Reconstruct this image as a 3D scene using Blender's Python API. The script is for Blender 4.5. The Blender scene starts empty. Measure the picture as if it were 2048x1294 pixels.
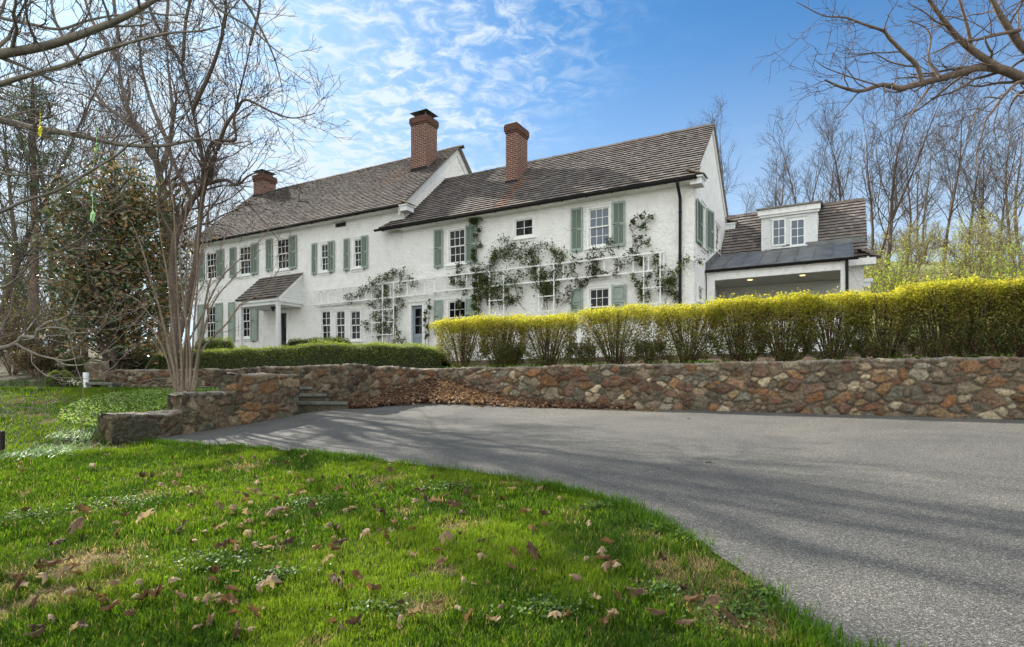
import bpy, bmesh, math, random
import numpy as np
from mathutils import Vector
R = math.radians
random.seed(7)
rng = np.random.default_rng(7)
sc = bpy.context.scene
COL = sc.collection

# ---------------------------------------------------------------- camera
FL, CX, CY = 1190.0, 1024.0, 775.0        # focal length / principal point of the 2048 px photograph
cam_d = bpy.data.cameras.new('camera'); cam = bpy.data.objects.new('camera', cam_d); COL.objects.link(cam)
cam.location = (0, 0, 0); cam.rotation_euler = (R(90), 0, 0)
cam_d.sensor_width = 36; cam_d.lens = FL/2048*36; cam_d.shift_y = (CY-647)/2048
cam_d.clip_start = 0.05; cam_d.clip_end = 2000
sc.camera = cam

# ---------------------------------------------------------------- world + sun
SUN = Vector((-0.962, 1.049, 0.92)).normalized()
SUN_EL = math.asin(SUN.z); SUN_AZ = math.atan2(SUN.x, SUN.y)      # azimuth clockwise from +Y
w = bpy.data.worlds.new('World'); sc.world = w; w.use_nodes = True
nt = w.node_tree; nt.nodes.clear()
def N(nt, typ, **kw):
    n = nt.nodes.new(typ)
    for k, v in kw.items():
        if k in n.inputs.keys() if isinstance(k, str) else False: n.inputs[k].default_value = v
        else: setattr(n, k, v)
    return n
def L(nt, a, b): nt.links.new(a, b)
sky = N(nt, 'ShaderNodeTexSky', sky_type='NISHITA', sun_disc=False, sun_elevation=SUN_EL, sun_rotation=SUN_AZ,
        air_density=1.0, dust_density=0.6, ozone_density=2.5)
tc = N(nt, 'ShaderNodeTexCoord')
sep = N(nt, 'ShaderNodeSeparateXYZ'); L(nt, tc.outputs['Generated'], sep.inputs[0])
zc = N(nt, 'ShaderNodeMath', operation='MAXIMUM'); L(nt, sep.outputs[2], zc.inputs[0]); zc.inputs[1].default_value = 0.03
def wdiv(s):
    d = N(nt, 'ShaderNodeMath', operation='DIVIDE'); L(nt, s, d.inputs[0]); L(nt, zc.outputs[0], d.inputs[1]); return d.outputs[0]
comb = N(nt, 'ShaderNodeCombineXYZ'); L(nt, wdiv(sep.outputs[0]), comb.inputs[0]); L(nt, wdiv(sep.outputs[1]), comb.inputs[1])
def wnoise(scale, detail, rough, dist=0.0):
    n = N(nt, 'ShaderNodeTexNoise'); n.inputs['Scale'].default_value = scale; n.inputs['Detail'].default_value = detail
    n.inputs['Roughness'].default_value = rough; n.inputs['Distortion'].default_value = dist
    L(nt, comb.outputs[0], n.inputs['Vector']); return n.outputs['Fac']
def mr(s, a, b, c=0.0, d=1.0, tree=None):
    tree = tree or nt
    n = N(tree, 'ShaderNodeMapRange', interpolation_type='SMOOTHSTEP'); L(tree, s, n.inputs[0])
    for i, v in enumerate((a, b, c, d)): n.inputs[i+1].default_value = v
    return n.outputs[0]
def mth(tree, op, a, b=None):
    n = N(tree, 'ShaderNodeMath', operation=op)
    for i, x in enumerate((a, b)):
        if x is None: continue
        if isinstance(x, (int, float)): n.inputs[i].default_value = x
        else: L(tree, x, n.inputs[i])
    return n.outputs[0]
fine = mr(wnoise(11.0, 8, 0.66, 0.6), 0.40, 0.72)
big = mr(wnoise(0.9, 4, 0.5, 0.3), 0.40, 0.62)
az = mth(nt, 'ARCTAN2', sep.outputs[0], sep.outputs[1])          # cloud bank lies towards the left
bank = mr(az, -0.55, 0.16, 1.0, 0.0)
low = mr(sep.outputs[2], 0.02, 0.55, 0.80, 0.0)
cl = mth(nt, 'MULTIPLY', fine, mth(nt, 'ADD', mth(nt, 'MULTIPLY', big, 0.75), bank))
cl = mth(nt, 'MULTIPLY', cl, mr(az, -0.05, 0.30, 1.0, 0.10))
cl = mth(nt, 'ADD', cl, mth(nt, 'MULTIPLY', bank, 0.42))
cl = mth(nt, 'ADD', cl, low)
clc = N(nt, 'ShaderNodeClamp'); L(nt, cl, clc.inputs[0]); clc.inputs[2].default_value = 0.92
tint = N(nt, 'ShaderNodeMix', data_type='RGBA', blend_type='MULTIPLY'); tint.inputs[0].default_value = 1.0
L(nt, sky.outputs[0], tint.inputs[6]); tint.inputs[7].default_value = (0.29, 0.57, 0.74, 1)
mixc = N(nt, 'ShaderNodeMix', data_type='RGBA'); L(nt, clc.outputs[0], mixc.inputs[0]); L(nt, tint.outputs[2], mixc.inputs[6])
mixc.inputs[7].default_value = (3.7, 4.2, 4.6, 1)
# added unseen bright cloud behind the camera, fill light that whitens the shaded facade
behind = mr(sep.outputs[1], 0.05, -0.35, 0.0, 1.0)
bn = mr(wnoise(1.3, 4, 0.5, 0.2), 0.25, 0.75, 0.65, 1.0)
mixb = N(nt, 'ShaderNodeMix', data_type='RGBA'); L(nt, mth(nt, 'MULTIPLY', behind, bn), mixb.inputs[0]); L(nt, mixc.outputs[2], mixb.inputs[6]); mixb.inputs[7].default_value = (8.9, 9.0, 8.8, 1)
bg = N(nt, 'ShaderNodeBackground'); bg.inputs[1].default_value = 0.108; L(nt, mixb.outputs[2], bg.inputs[0])
wo = N(nt, 'ShaderNodeOutputWorld'); L(nt, bg.outputs[0], wo.inputs[0])
sun_d = bpy.data.lights.new('sun', 'SUN'); sun_d.energy = 5.0; sun_d.angle = R(0.53); sun_d.color = (1.0, 0.93, 0.82)
sun = bpy.data.objects.new('sun', sun_d); COL.objects.link(sun); sun.location = (-20, 20, 30)
sun.rotation_euler = SUN.to_track_quat('Z', 'Y').to_euler()
sc.view_settings.view_transform = 'Standard'; sc.view_settings.look = 'None'
sc.view_settings.exposure = 1.10; sc.view_settings.gamma = 1.0
sc.cycles.max_bounces = 6; sc.cycles.diffuse_bounces = 3; sc.cycles.glossy_bounces = 3
sc.cycles.transmission_bounces = 4; sc.cycles.transparent_max_bounces = 6
sc.cycles.sample_clamp_indirect = 6.0

# ---------------------------------------------------------------- mesh helpers
def link(name, me, mats=(), parent=None):
    o = bpy.data.objects.new(name, me); COL.objects.link(o)
    for m in (mats if isinstance(mats, (list, tuple)) else [mats]): me.materials.append(m)
    if parent: o.parent = parent
    return o
def tag(o, label=None, cat=None, group=None, kind=None):
    if label: o['label'] = label
    if cat: o['category'] = cat
    if group: o['group'] = group
    if kind: o['kind'] = kind
    return o
def empty(name, loc, rz=0.0, **kw):
    o = bpy.data.objects.new(name, None); COL.objects.link(o); o.location = loc; o.rotation_euler = (0, 0, rz)
    o.empty_display_size = 0.2
    return tag(o, **kw)
def np_mesh(name, V, faces, mats, parent=None, col=None, smooth=False, off=(0, 0, 0), midx=None):
    """V (n,3); faces: list of (m,k) int arrays; col (n,3) point colours"""
    V = np.asarray(V, np.float32) - np.asarray(off, np.float32)
    me = bpy.data.meshes.new(name)
    faces = [np.asarray(f, np.int32) for f in faces if len(f)]
    nl = sum(f.size for f in faces); nf = sum(len(f) for f in faces)
    me.vertices.add(len(V)); me.vertices.foreach_set('co', V.ravel())
    me.loops.add(nl); me.loops.foreach_set('vertex_index', np.concatenate([f.ravel() for f in faces]))
    me.polygons.add(nf)
    tot = np.concatenate([np.full(len(f), f.shape[1], np.int32) for f in faces])
    st = np.concatenate([[0], np.cumsum(tot)[:-1]]).astype(np.int32)
    me.polygons.foreach_set('loop_start', st)
    if midx is not None: me.polygons.foreach_set('material_index', np.asarray(midx, np.int32))
    me.update(calc_edges=True)
    if col is not None:
        a = me.color_attributes.new('col', 'FLOAT_COLOR', 'POINT')
        c = np.ones((len(V), 4), np.float32); c[:, :3] = col
        a.data.foreach_set('color', c.ravel())
    me.polygons.foreach_set('use_smooth', np.full(nf, smooth))
    return link(name, me, mats, parent)
class MB:
    """collects boxes / prisms / polygons, then links them as ONE mesh"""
    def __init__(s, fr=None): s.v = []; s.f = []; s.m = []; s.fr = fr or (lambda u, n, z: (u, n, z))
    def box(s, u0, u1, n0, n1, z0, z1, m=0):
        b = len(s.v)
        for (u, n, z) in ((u0,n0,z0),(u1,n0,z0),(u1,n1,z0),(u0,n1,z0),(u0,n0,z1),(u1,n0,z1),(u1,n1,z1),(u0,n1,z1)):
            s.v.append(s.fr(u, n, z))
        for q in ((0,3,2,1),(4,5,6,7),(0,1,5,4),(1,2,6,5),(2,3,7,6),(3,0,4,7)):
            s.f.append(tuple(b+i for i in q)); s.m.append(m)
    def hexa(s, pts, m=0):
        b = len(s.v); s.v += [s.fr(*p) for p in pts]
        for q in ((0,3,2,1),(4,5,6,7),(0,1,5,4),(1,2,6,5),(2,3,7,6),(3,0,4,7)):
            s.f.append(tuple(b+i for i in q)); s.m.append(m)
    def poly(s, pts, m=0):
        b = len(s.v); s.v += [s.fr(*p) for p in pts]; s.f.append(tuple(range(b, b+len(pts)))); s.m.append(m)
    def prism(s, pts, ext, m=0):
        """polygon pts (3D) extruded by vector ext"""
        k = len(pts); b = len(s.v)
        s.v += [s.fr(*p) for p in pts] + [s.fr(*(p[i]+ext[i] for i in range(3))) for p in pts]
        s.f.append(tuple(range(b, b+k))[::-1]); s.f.append(tuple(range(b+k, b+2*k))); s.m += [m, m]
        for i in range(k):
            j = (i+1) % k; s.f.append((b+i, b+j, b+k+j, b+k+i)); s.m.append(m)
    def tube(s, a, b_, r, k=8, m=0):
        a = Vector(a); b_ = Vector(b_); d = (b_-a).normalized()
        x = d.orthogonal().normalized(); y = d.cross(x); b = len(s.v)
        for p in (a, b_):
            for i in range(k):
                t = 2*math.pi*i/k; s.v.append(s.fr(*(p + x*r*math.cos(t) + y*r*math.sin(t))))
        for i in range(k):
            j = (i+1) % k; s.f.append((b+i, b+j, b+k+j, b+k+i)); s.m.append(m)
        s.f.append(tuple(b+i for i in range(k))[::-1]); s.f.append(tuple(b+k+i for i in range(k))); s.m += [m, m]
    def build(s, name, mats, parent=None, off=(0, 0, 0), bevel=0.0, recalc=True):
        me = bpy.data.meshes.new(name)
        me.from_pydata([(x-off[0], y-off[1], z-off[2]) for x, y, z in s.v], [], s.f)
        for p, m in zip(me.polygons, s.m): p.material_index = m
        bm = bmesh.new(); bm.from_mesh(me)
        if bevel:
            bmesh.ops.bevel(bm, geom=list(bm.edges), offset=bevel, segments=1, affect='EDGES')
        if recalc: bmesh.ops.recalc_face_normals(bm, faces=bm.faces)
        bm.to_mesh(me); bm.free()
        # box-projected UVs in metres
        uv = me.uv_layers.new(name='uv')
        for p in me.polygons:
            n = p.normal; ax = max(range(3), key=lambda i: abs(n[i]))
            for li in p.loop_indices:
                c = me.vertices[me.loops[li].vertex_index].co
                uv.data[li].uv = (c.y, c.z) if ax == 0 else (c.x, c.z) if ax == 1 else (c.x, c.y)
        return link(name, me, mats, parent)

def vnoise(x, y, seed=0):
    """value noise 0..1"""
    x = np.asarray(x, float); y = np.asarray(y, float)
    xi = np.floor(x).astype(np.int64); yi = np.floor(y).astype(np.int64); fx = x-xi; fy = y-yi
    fx = fx*fx*(3-2*fx); fy = fy*fy*(3-2*fy)
    def h(a, b):
        n = (a*374761393 + b*668265263 + seed*974711) & 0xffffffff
        n = ((n ^ (n >> 13))*1274126177) & 0xffffffff
        return ((n ^ (n >> 16)) & 0xffff)/65535.0
    return (h(xi, yi)*(1-fx)+h(xi+1, yi)*fx)*(1-fy)+(h(xi, yi+1)*(1-fx)+h(xi+1, yi+1)*fx)*fy
def fbm(x, y, seed=0, o=4):
    s = 0; a = 0.5; t = 0
    for i in range(o):
        s = s+a*vnoise(x*2**i, y*2**i, seed+i); t += a; a *= 0.5
    return s/t
def ss(x): x = np.clip(x, 0, 1); return x*x*(3-2*x)
def ray(px, py, Z): return np.array([(px-CX)/FL*Z, Z, (CY-py)/FL*Z])

# ---------------------------------------------------------------- materials
MATS = {}
def mat(name, col=(0.5,0.5,0.5), rough=0.7, metal=0.0, spec=0.5):
    m = bpy.data.materials.new(name); m.use_nodes = True
    b = m.node_tree.nodes['Principled BSDF']
    b.inputs['Base Color'].default_value = (*col, 1); b.inputs['Roughness'].default_value = rough
    b.inputs['Metallic'].default_value = metal; b.inputs['Specular IOR Level'].default_value = spec
    MATS[name] = m; return m
def bs(m): return m.node_tree.nodes['Principled BSDF']
def noise(m, scale, detail=4, rough=0.55, vec=None, dist=0.0):
    t = m.node_tree; n = N(t, 'ShaderNodeTexNoise')
    n.inputs['Scale'].default_value = scale; n.inputs['Detail'].default_value = detail
    n.inputs['Roughness'].default_value = rough; n.inputs['Distortion'].default_value = dist
    if vec is None:
        c = N(t, 'ShaderNodeTexCoord'); vec = c.outputs['Object']
    L(t, vec, n.inputs['Vector']); return n.outputs['Fac']
def ramp(m, fac, stops):
    t = m.node_tree; r = N(t, 'ShaderNodeValToRGB'); L(t, fac, r.inputs[0])
    while len(r.color_ramp.elements) < len(stops): r.color_ramp.elements.new(0.5)
    for e, (p, c) in zip(r.color_ramp.elements, stops): e.position = p; e.color = (*c, 1)
    return r.outputs[0]
def mixrgb(m, fac, a, b, mode='MIX'):
    t = m.node_tree; n = N(t, 'ShaderNodeMix', data_type='RGBA', blend_type=mode)
    for i, x in ((0, fac), (6, a), (7, b)):
        if isinstance(x, (int, float)): n.inputs[i].default_value = x
        elif isinstance(x, tuple): n.inputs[i].default_value = (*x, 1)
        else: L(t, x, n.inputs[i])
    return n.outputs[2]
def bump(m, h, strength, dist=0.01, prev=None):
    t = m.node_tree; b = N(t, 'ShaderNodeBump'); b.inputs['Strength'].default_value = strength
    b.inputs['Distance'].default_value = dist; L(t, h, b.inputs['Height'])
    if prev is not None: L(t, prev, b.inputs['Normal'])
    L(t, b.outputs[0], bs(m).inputs['Normal']); return b.outputs[0]
def setc(m, c): L(m.node_tree, c, bs(m).inputs['Base Color'])

# lime-washed stucco over rubble stone
m = mat('stucco', (0.8, 0.8, 0.76), 0.9, spec=0.2)
n1 = noise(m, 2.2, 5, 0.6); n2 = noise(m, 9.0, 5, 0.65, dist=0.6); n3 = noise(m, 55, 3, 0.6); n4 = noise(m, 0.7, 4, 0.6)
c = ramp(m, n1, [(0.25, (0.74, 0.74, 0.69)), (0.5, (0.86, 0.86, 0.83)), (0.75, (0.89, 0.89, 0.87))])
chip = mr(noise(m, 6.5, 6, 0.72, dist=1.5), 0.665, 0.71, tree=m.node_tree)
mp = N(m.node_tree, 'ShaderNodeMapping'); mp.inputs['Scale'].default_value = (3.0, 3.0, 0.28); tcx = N(m.node_tree, 'ShaderNodeTexCoord'); L(m.node_tree, tcx.outputs['Object'], mp.inputs[0])
strk = mr(noise(m, 1.0, 6, 0.7, vec=mp.outputs[0], dist=0.3), 0.56, 0.80, 0.0, 0.55, tree=m.node_tree); c = mixrgb(m, strk, c, (0.47, 0.46, 0.41))
c = mixrgb(m, chip, c, (0.33, 0.31, 0.27)); setc(m, c)
b1 = bump(m, n2, 1.0, 0.065); bump(m, n3, 0.5, 0.012, b1)
m = mat('white_paint', (0.8, 0.81, 0.79), 0.55)
c = ramp(m, noise(m, 5, 5, 0.7), [(0.3, (0.62, 0.62, 0.58)), (0.5, (0.80, 0.81, 0.79)), (1, (0.83, 0.84, 0.82))]); setc(m, c)
m = mat('weathered_paint', (0.74, 0.76, 0.76), 0.7)
n1 = noise(m, 7, 7, 0.75, dist=0.5)
c = ramp(m, n1, [(0.3, (0.36, 0.36, 0.33)), (0.43, (0.66, 0.68, 0.68)), (1, (0.80, 0.81, 0.81))]); setc(m, c); bump(m, n1, 0.3, 0.01)
m = mat('soffit_grey', (0.50, 0.51, 0.46), 0.8)
m = mat('sage_paint', (0.25, 0.37, 0.29), 0.6)
c = ramp(m, noise(m, 9, 5, 0.6), [(0.3, (0.22, 0.275, 0.235)), (0.6, (0.30, 0.365, 0.315)), (1, (0.36, 0.42, 0.375))]); setc(m, c)
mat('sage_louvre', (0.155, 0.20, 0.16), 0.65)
mat('blue_paint', (0.23, 0.29, 0.32), 0.45)
mat('black_metal', (0.016, 0.016, 0.017), 0.75, 0.0, 0.2)
mat('iron', (0.02, 0.02, 0.02), 0.6)
mat('dark_interior', (0.012, 0.012, 0.013), 0.9)
m = mat('glass', (0.006, 0.007, 0.008), 0.03, spec=0.22)
bump(m, noise(m, 1.6, 2, 0.5), 0.12, 0.02)
m = mat('glass_sky', (0.045, 0.08, 0.12), 0.04, spec=0.8); bump(m, noise(m, 1.3, 2, 0.5), 0.10, 0.03)
bs(m).inputs['IOR'].default_value = 1.5
m = mat('bronze_metal_roof', (0.11, 0.115, 0.12), 0.5, 0.15)
n1 = noise(m, 2.5, 5, 0.65)
c = ramp(m, n1, [(0.3, (0.085, 0.08, 0.075)), (0.5, (0.135, 0.14, 0.14)), (0.62, (0.175, 0.185, 0.18)), (0.8, (0.13, 0.105, 0.09))]); setc(m, c)
mat('hood_metal', (0.10, 0.10, 0.10), 0.45, 0.6)
m = mat('lamp_glow', (1, 0.8, 0.5), 0.5)
bs(m).inputs['Emission Color'].default_value = (1.0, 0.72, 0.34, 1); bs(m).inputs['Emission Strength'].default_value = 0.9
# brick
m = mat('brick', (0.3, 0.1, 0.07), 0.85, spec=0.2); t = m.node_tree
uvn = N(t, 'ShaderNodeUVMap'); br = N(t, 'ShaderNodeTexBrick'); L(t, uvn.outputs[0], br.inputs['Vector'])
br.inputs['Scale'].default_value = 1.0; br.inputs['Brick Width'].default_value = 0.22; br.inputs['Row Height'].default_value = 0.078
br.inputs['Mortar Size'].default_value = 0.009; br.inputs['Mortar Smooth'].default_value = 0.2
br.inputs['Color1'].default_value = (0.19, 0.068, 0.046, 1); br.inputs['Color2'].default_value = (0.105, 0.04, 0.031, 1)
br.inputs['Mortar'].default_value = (0.43, 0.38, 0.33, 1); br.offset = 0.5
nz = noise(m, 14, 5, 0.6); c = mixrgb(m, 0.65, br.outputs['Color'], ramp(m, nz, [(0.3, (0.5, 0.45, 0.42)), (0.7, (1.15, 1.1, 1.05))]), 'MULTIPLY')
setc(m, c); bump(m, mth(t, 'SUBTRACT', 1.0, br.outputs['Fac']), 0.8, 0.01)
# attribute-coloured materials
def attr_mat(name, rough, spec, nscale, namt, bstr, bdist, detail=5):
    m = mat(name, rough=rough, spec=spec); t = m.node_tree
    a = N(t, 'ShaderNodeAttribute', attribute_name='col')
    nz = noise(m, nscale, detail, 0.62)
    c = mixrgb(m, 1.0, a.outputs['Color'], ramp(m, nz, [(0.2, (1-namt,)*3), (0.8, (1+namt,)*3)]), 'MULTIPLY'); setc(m, c)
    if bstr: bump(m, nz, bstr, bdist)
    return m
attr_mat('shake', 0.9, 0.15, 25, 0.28, 0.5, 0.01)
attr_mat('stone', 0.92, 0.15, 26, 0.75, 1.0, 0.03, 8)
attr_mat('bark', 0.9, 0.2, 18, 0.45, 0.6, 0.01)
def leaf_mat(name, trans=0.45, rough=0.5, spec=0.35):
    m = bpy.data.materials.new(name); m.use_nodes = True; t = m.node_tree; b = bs(m)
    a = N(t, 'ShaderNodeAttribute', attribute_name='col'); L(t, a.outputs['Color'], b.inputs['Base Color'])
    b.inputs['Roughness'].default_value = rough; b.inputs['Specular IOR Level'].default_value = spec
    tr = N(t, 'ShaderNodeBsdfTranslucent')
    g = N(t, 'ShaderNodeMix', data_type='RGBA', blend_type='MULTIPLY'); g.inputs[0].default_value = 1
    L(t, a.outputs['Color'], g.inputs[6]); g.inputs[7].default_value = (1.5, 1.5, 0.9, 1); L(t, g.outputs[2], tr.inputs[0])
    mx = N(t, 'ShaderNodeMixShader'); mx.inputs[0].default_value = trans
    L(t, b.outputs[0], mx.inputs[1]); L(t, tr.outputs[0], mx.inputs[2])
    L(t, mx.outputs[0], t.nodes['Material Output'].inputs[0]); MATS[name] = m; return m
leaf_mat('leaf'); leaf_mat('grass_blade', 0.45, 0.7, 0.1); leaf_mat('glossy_leaf', 0.22, 0.3, 0.5); leaf_mat('dry_leaf', 0.25, 0.75, 0.2)
# driveway
m = mat('asphalt', (0.13, 0.13, 0.13), 0.82, spec=0.35); t = m.node_tree
co = N(t, 'ShaderNodeTexCoord')
v = N(t, 'ShaderNodeTexVoronoi'); v.inputs['Scale'].default_value = 150; L(t, co.outputs['Object'], v.inputs['Vector'])
v2 = N(t, 'ShaderNodeTexVoronoi'); v2.inputs['Scale'].default_value = 60; L(t, co.outputs['Object'], v2.inputs['Vector'])
sepc = N(t, 'ShaderNodeSeparateColor'); L(t, v.outputs['Color'], sepc.inputs[0])
c = ramp(m, sepc.outputs[0], [(0.0, (0.05, 0.049, 0.046)), (0.5, (0.112, 0.110, 0.103)), (0.85, (0.17, 0.167, 0.155)), (1.0, (0.34, 0.33, 0.30))])
c = mixrgb(m, 1.0, c, ramp(m, noise(m, 0.9, 5, 0.6, dist=0.5), [(0.3, (0.64, 0.65, 0.67)), (0.7, (1.05, 1.03, 0.98))]), 'MULTIPLY')
c = mixrgb(m, mr(noise(m, 2.6, 6, 0.7, dist=1.0), 0.60, 0.72, 0.0, 0.35, tree=t), c, (0.06, 0.058, 0.055)); setc(m, c)
bump(m, mth(t, 'ADD', v.outputs['Distance'], v2.outputs['Distance']), 0.7, 0.006)
# ground under the grass
m = mat('lawn_soil', (0.1, 0.12, 0.03), 0.95, spec=0.1)
c = ramp(m, noise(m, 3.0, 7, 0.7), [(0.3, (0.055, 0.085, 0.018)), (0.5, (0.075, 0.12, 0.02)), (0.7, (0.14, 0.12, 0.06))])
t = m.node_tree; a = N(t, 'ShaderNodeAttribute', attribute_name='col')
setc(m, mixrgb(m, 1.0, a.outputs['Color'], ramp(m, noise(m, 9.0, 7, 0.75), [(0.25, (0.55,)*3), (0.75, (1.5,)*3)]), 'MULTIPLY')); bump(m, noise(m, 30, 6, 0.7), 1.0, 0.03)
m = mat('flagstone', (0.4, 0.38, 0.34), 0.9); c = ramp(m, noise(m, 6, 5, 0.6), [(0.3, (0.24, 0.22, 0.19)), (0.7, (0.42, 0.39, 0.35))]); setc(m, c)
m = mat('slate_tread', (0.10, 0.11, 0.10), 0.8); c = ramp(m, noise(m, 9, 6, 0.65), [(0.3, (0.06, 0.065, 0.055)), (0.7, (0.16, 0.165, 0.14))]); setc(m, c)
m = mat('old_wood', (0.2, 0.18, 0.15), 0.9); c = ramp(m, noise(m, 8, 5, 0.6), [(0.3, (0.13, 0.11, 0.09)), (0.7, (0.27, 0.25, 0.21))]); setc(m, c)
mat('dark_wood', (0.03, 0.022, 0.018), 0.8)
mat('white_plastic', (0.75, 0.77, 0.78), 0.4)
M = MATS

# ---------------------------------------------------------------- terrain
OX, OY = 5.78, 18.89
hx, hy, vx, vy = 0.8744, -0.4853, 0.4853, 0.8744      # house axes: along facade (right), into the house
HRZ = math.atan2(hy, hx)
WE, WD, WC, WA, WB = (-11.36, 16.7), (-6.92, 15.0), (-3.5, 12.5), (-2.05, 14.9), (7.88, 9.15)
WF = (7.88+0.866*8, 9.15-0.5*8*1.0)
P0, P3 = np.array([-5.99, 9.0]), np.array([-4.33, 12.0])
WL = float(np.hypot(*(P3-P0))); dW = (P3-P0)/WL; nW = np.array([-dW[1], dW[0]])
def wallY(X): return np.interp(X, [-30, WE[0], WD[0], WC[0], WA[0], WB[0], WF[0]], [22.0, WE[1], WD[1], WC[1], WA[1], WB[1], WF[1]])
def low(X, Y):
    return -1.28+0.063*np.minimum(Y, 16)+0.025*np.clip(X, -12, 12)+0.13*np.exp(-((X+2.8)**2+(Y-13)**2)/6)
def H(X, Y):
    X = np.asarray(X, float); Y = np.asarray(Y, float)
    z = low(X, Y)
    along = (X-P0[0])*dW[0]+(Y-P0[1])*dW[1]; perp = (X-P0[0])*nW[0]+(Y-P0[1])*nW[1]
    beh = perp > 0.16
    mound = z+(-0.05-z)*ss((Y-8.0)/5.2)
    mound = mound + 0.04*(fbm(X*0.7, Y*0.7, 3)-0.5)
    top = np.interp(along, [0, 1.02, 1.1, 2.05, 2.15, 9], [-0.46, -0.44, -0.17, -0.15, -0.06, -0.05])
    dist = np.where(along < 0, np.hypot(along*1.3, np.maximum(perp-0.2, 0)), np.maximum(perp-0.2, 0))
    mound = np.maximum(mound, np.minimum(top-0.30*np.maximum(perp-0.2, 0)-1.5*np.maximum(-along, 0), -0.03))
    lend = (along < 0) & (Y > 7.0); mound = np.where(lend, z+(mound-z)*ss(perp/0.7), mound)
    stp = (along > WL-0.02) & (Y < 14.3) & (X > -5.6)
    z = np.where(((beh & (along >= 0)) | (lend & (perp > 0))) & (Y > 7.0) & ~stp, mound, z)
    # terrace behind the retaining wall
    wy = wallY(X); t = (X-OX)*vx+(Y-OY)*vy
    ter = 0.38+0.62*ss((t+7.0)/6.5)
    lf = ss((-X-9.5)/4.0)
    ter = ter*(1-lf)+lf*np.minimum(ter, 0.0+0.10*np.maximum(Y-16, 0))
    z = np.where(Y > wy+0.22, np.maximum(z, ter), z)
    # hills: right behind, left behind
    z = z+8.6*ss((Y-15)/33)*ss((X-6)/9)
    z = z+3.2*ss((Y-20)/45)*ss((-X-8)/12)+6*ss((Y-60)/120)
    z = z+0.5*(fbm(X*0.15, Y*0.15, 9)-0.5)*ss((Y-20)/15)
    return z
def onground(px, py):
    Z = np.linspace(1.5, 60, 6000); X = (px-CX)/FL*Z; zr = (CY-py)/FL*Z; d = zr-H(X, Z)
    i = np.argmax(d < 0); return float(X[i]), float(Z[i])
# lawn edge of the driveway, near side
EDGE_PX = [(292, 884), (350, 888), (430, 893), (520, 898), (640, 910), (760, 924), (830, 932), (900, 941), (1017, 957), (1103, 976),
           (1180, 995), (1252, 1015), (1310, 1043), (1369, 1074), (1427, 1109), (1486, 1148), (1544, 1195), (1583, 1234), (1654, 1294)]
def planeint(px, py):
    r = (px-CX)/FL; q = (CY-py)/FL
    Z = 1.28/(0.063+0.025*r-q); return (r*Z, Z)
EDGE = [planeint(*p) for p in EDGE_PX]
EDGE = [(-6.05, 8.95)]+EDGE+[(1.75, 2.0), (2.3, 0.9), (3.4, -1.0), (5.0, -4.0)]
EDGE = np.array(EDGE)
FAR = np.array([(-6.05, 9.0), tuple(P3-nW*(-0.05)), (-4.1, 12.35), WC, WA, WB, WF, (15.5, 4.4)])
def resample(P, n):
    d = np.concatenate([[0], np.cumsum(np.hypot(*np.diff(P, axis=0).T))]); s = np.linspace(0, d[-1], n)
    return np.stack([np.interp(s, d, P[:, 0]), np.interp(s, d, P[:, 1])], 1)
def inpoly(x, y, P):
    c = np.zeros(np.shape(x), bool); n = len(P)
    for i in range(n):
        x0, y0 = P[i]; x1, y1 = P[(i+1) % n]
        if y0 == y1: continue
        c ^= ((y0 > y) != (y1 > y)) & (x < (x1-x0)*(y-y0)/(y1-y0)+x0)
    return c
DRIVE = np.concatenate([EDGE, [(18, -4), (18, 4)], FAR[::-1]])
def grid_mesh(name, X, Y, Z, mats, col=None, kind=None, smooth=True):
    ny, nx = X.shape; V = np.stack([X, Y, Z], -1).reshape(-1, 3)
    i = np.arange(ny*nx).reshape(ny, nx)
    f = np.stack([i[:-1, :-1], i[:-1, 1:], i[1:, 1:], i[1:, :-1]], -1).reshape(-1, 4)
    o = np_mesh(name, V, [f], mats, col=None if col is None else col.reshape(-1, 3), smooth=smooth)
    if kind: o['kind'] = kind
    return o
xs = np.unique(np.round(np.concatenate([-14-np.geomspace(0.2, 260, 45), np.arange(-14, 15.01, 0.13), 15+np.geomspace(0.2, 260, 45)]), 3))
ys = np.unique(np.round(np.concatenate([0.5-np.geomspace(0.2, 60, 14), np.arange(0.5, 19.01, 0.13), 19+np.geomspace(0.2, 420, 75)]), 3))
GX, GY = np.meshgrid(xs, ys); GZ = H(GX, GY)
DRY = [(planeint(100, 1165), 0.42), (planeint(180, 1125), 0.30), (planeint(1390, 1150), 0.30), (planeint(1420, 1185), 0.22), (planeint(1500, 1230), 0.25),
       (planeint(1290, 1075), 0.12), (planeint(30, 1190), 0.4), (planeint(850, 1215), 0.13)]
def dryness(X, Y):
    d = np.zeros(np.shape(X))
    for (c, r) in DRY: d = np.maximum(d, 1-ss((np.hypot(X-c[0], (Y-c[1]))/r-0.5)*1.0))
    d = d*ss((fbm(X*7, Y*7, 21)-0.25)*3)
    return np.clip(np.maximum(d, 0.75*ss((fbm(X*2.3, Y*2.3, 5)-0.645)*6)), 0, 1)
gcol = np.zeros(GX.shape+(3,)); gcol[:] = (0.030, 0.050, 0.012)
d = dryness(GX, GY)[..., None]; gcol = gcol*(1-d)+np.array([0.17, 0.125, 0.07])*d
ter = (GY > wallY(GX)+0.2)[..., None]*np.ones(3, bool)
gcol = np.where(ter & (GX > -11)[..., None], np.array([0.085, 0.062, 0.04]), gcol)
fld = (ss((GX-9)/3)*ss((GY-19)/4))[..., None]; gcol = gcol*(1-fld)+np.array([0.30, 0.32, 0.13])*fld
lw = (ss((-GX-10)/2)*ss((GY-17.5)/2))[..., None]; gcol = gcol*(1-lw)+np.array([0.075, 0.07, 0.04])*lw
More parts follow.
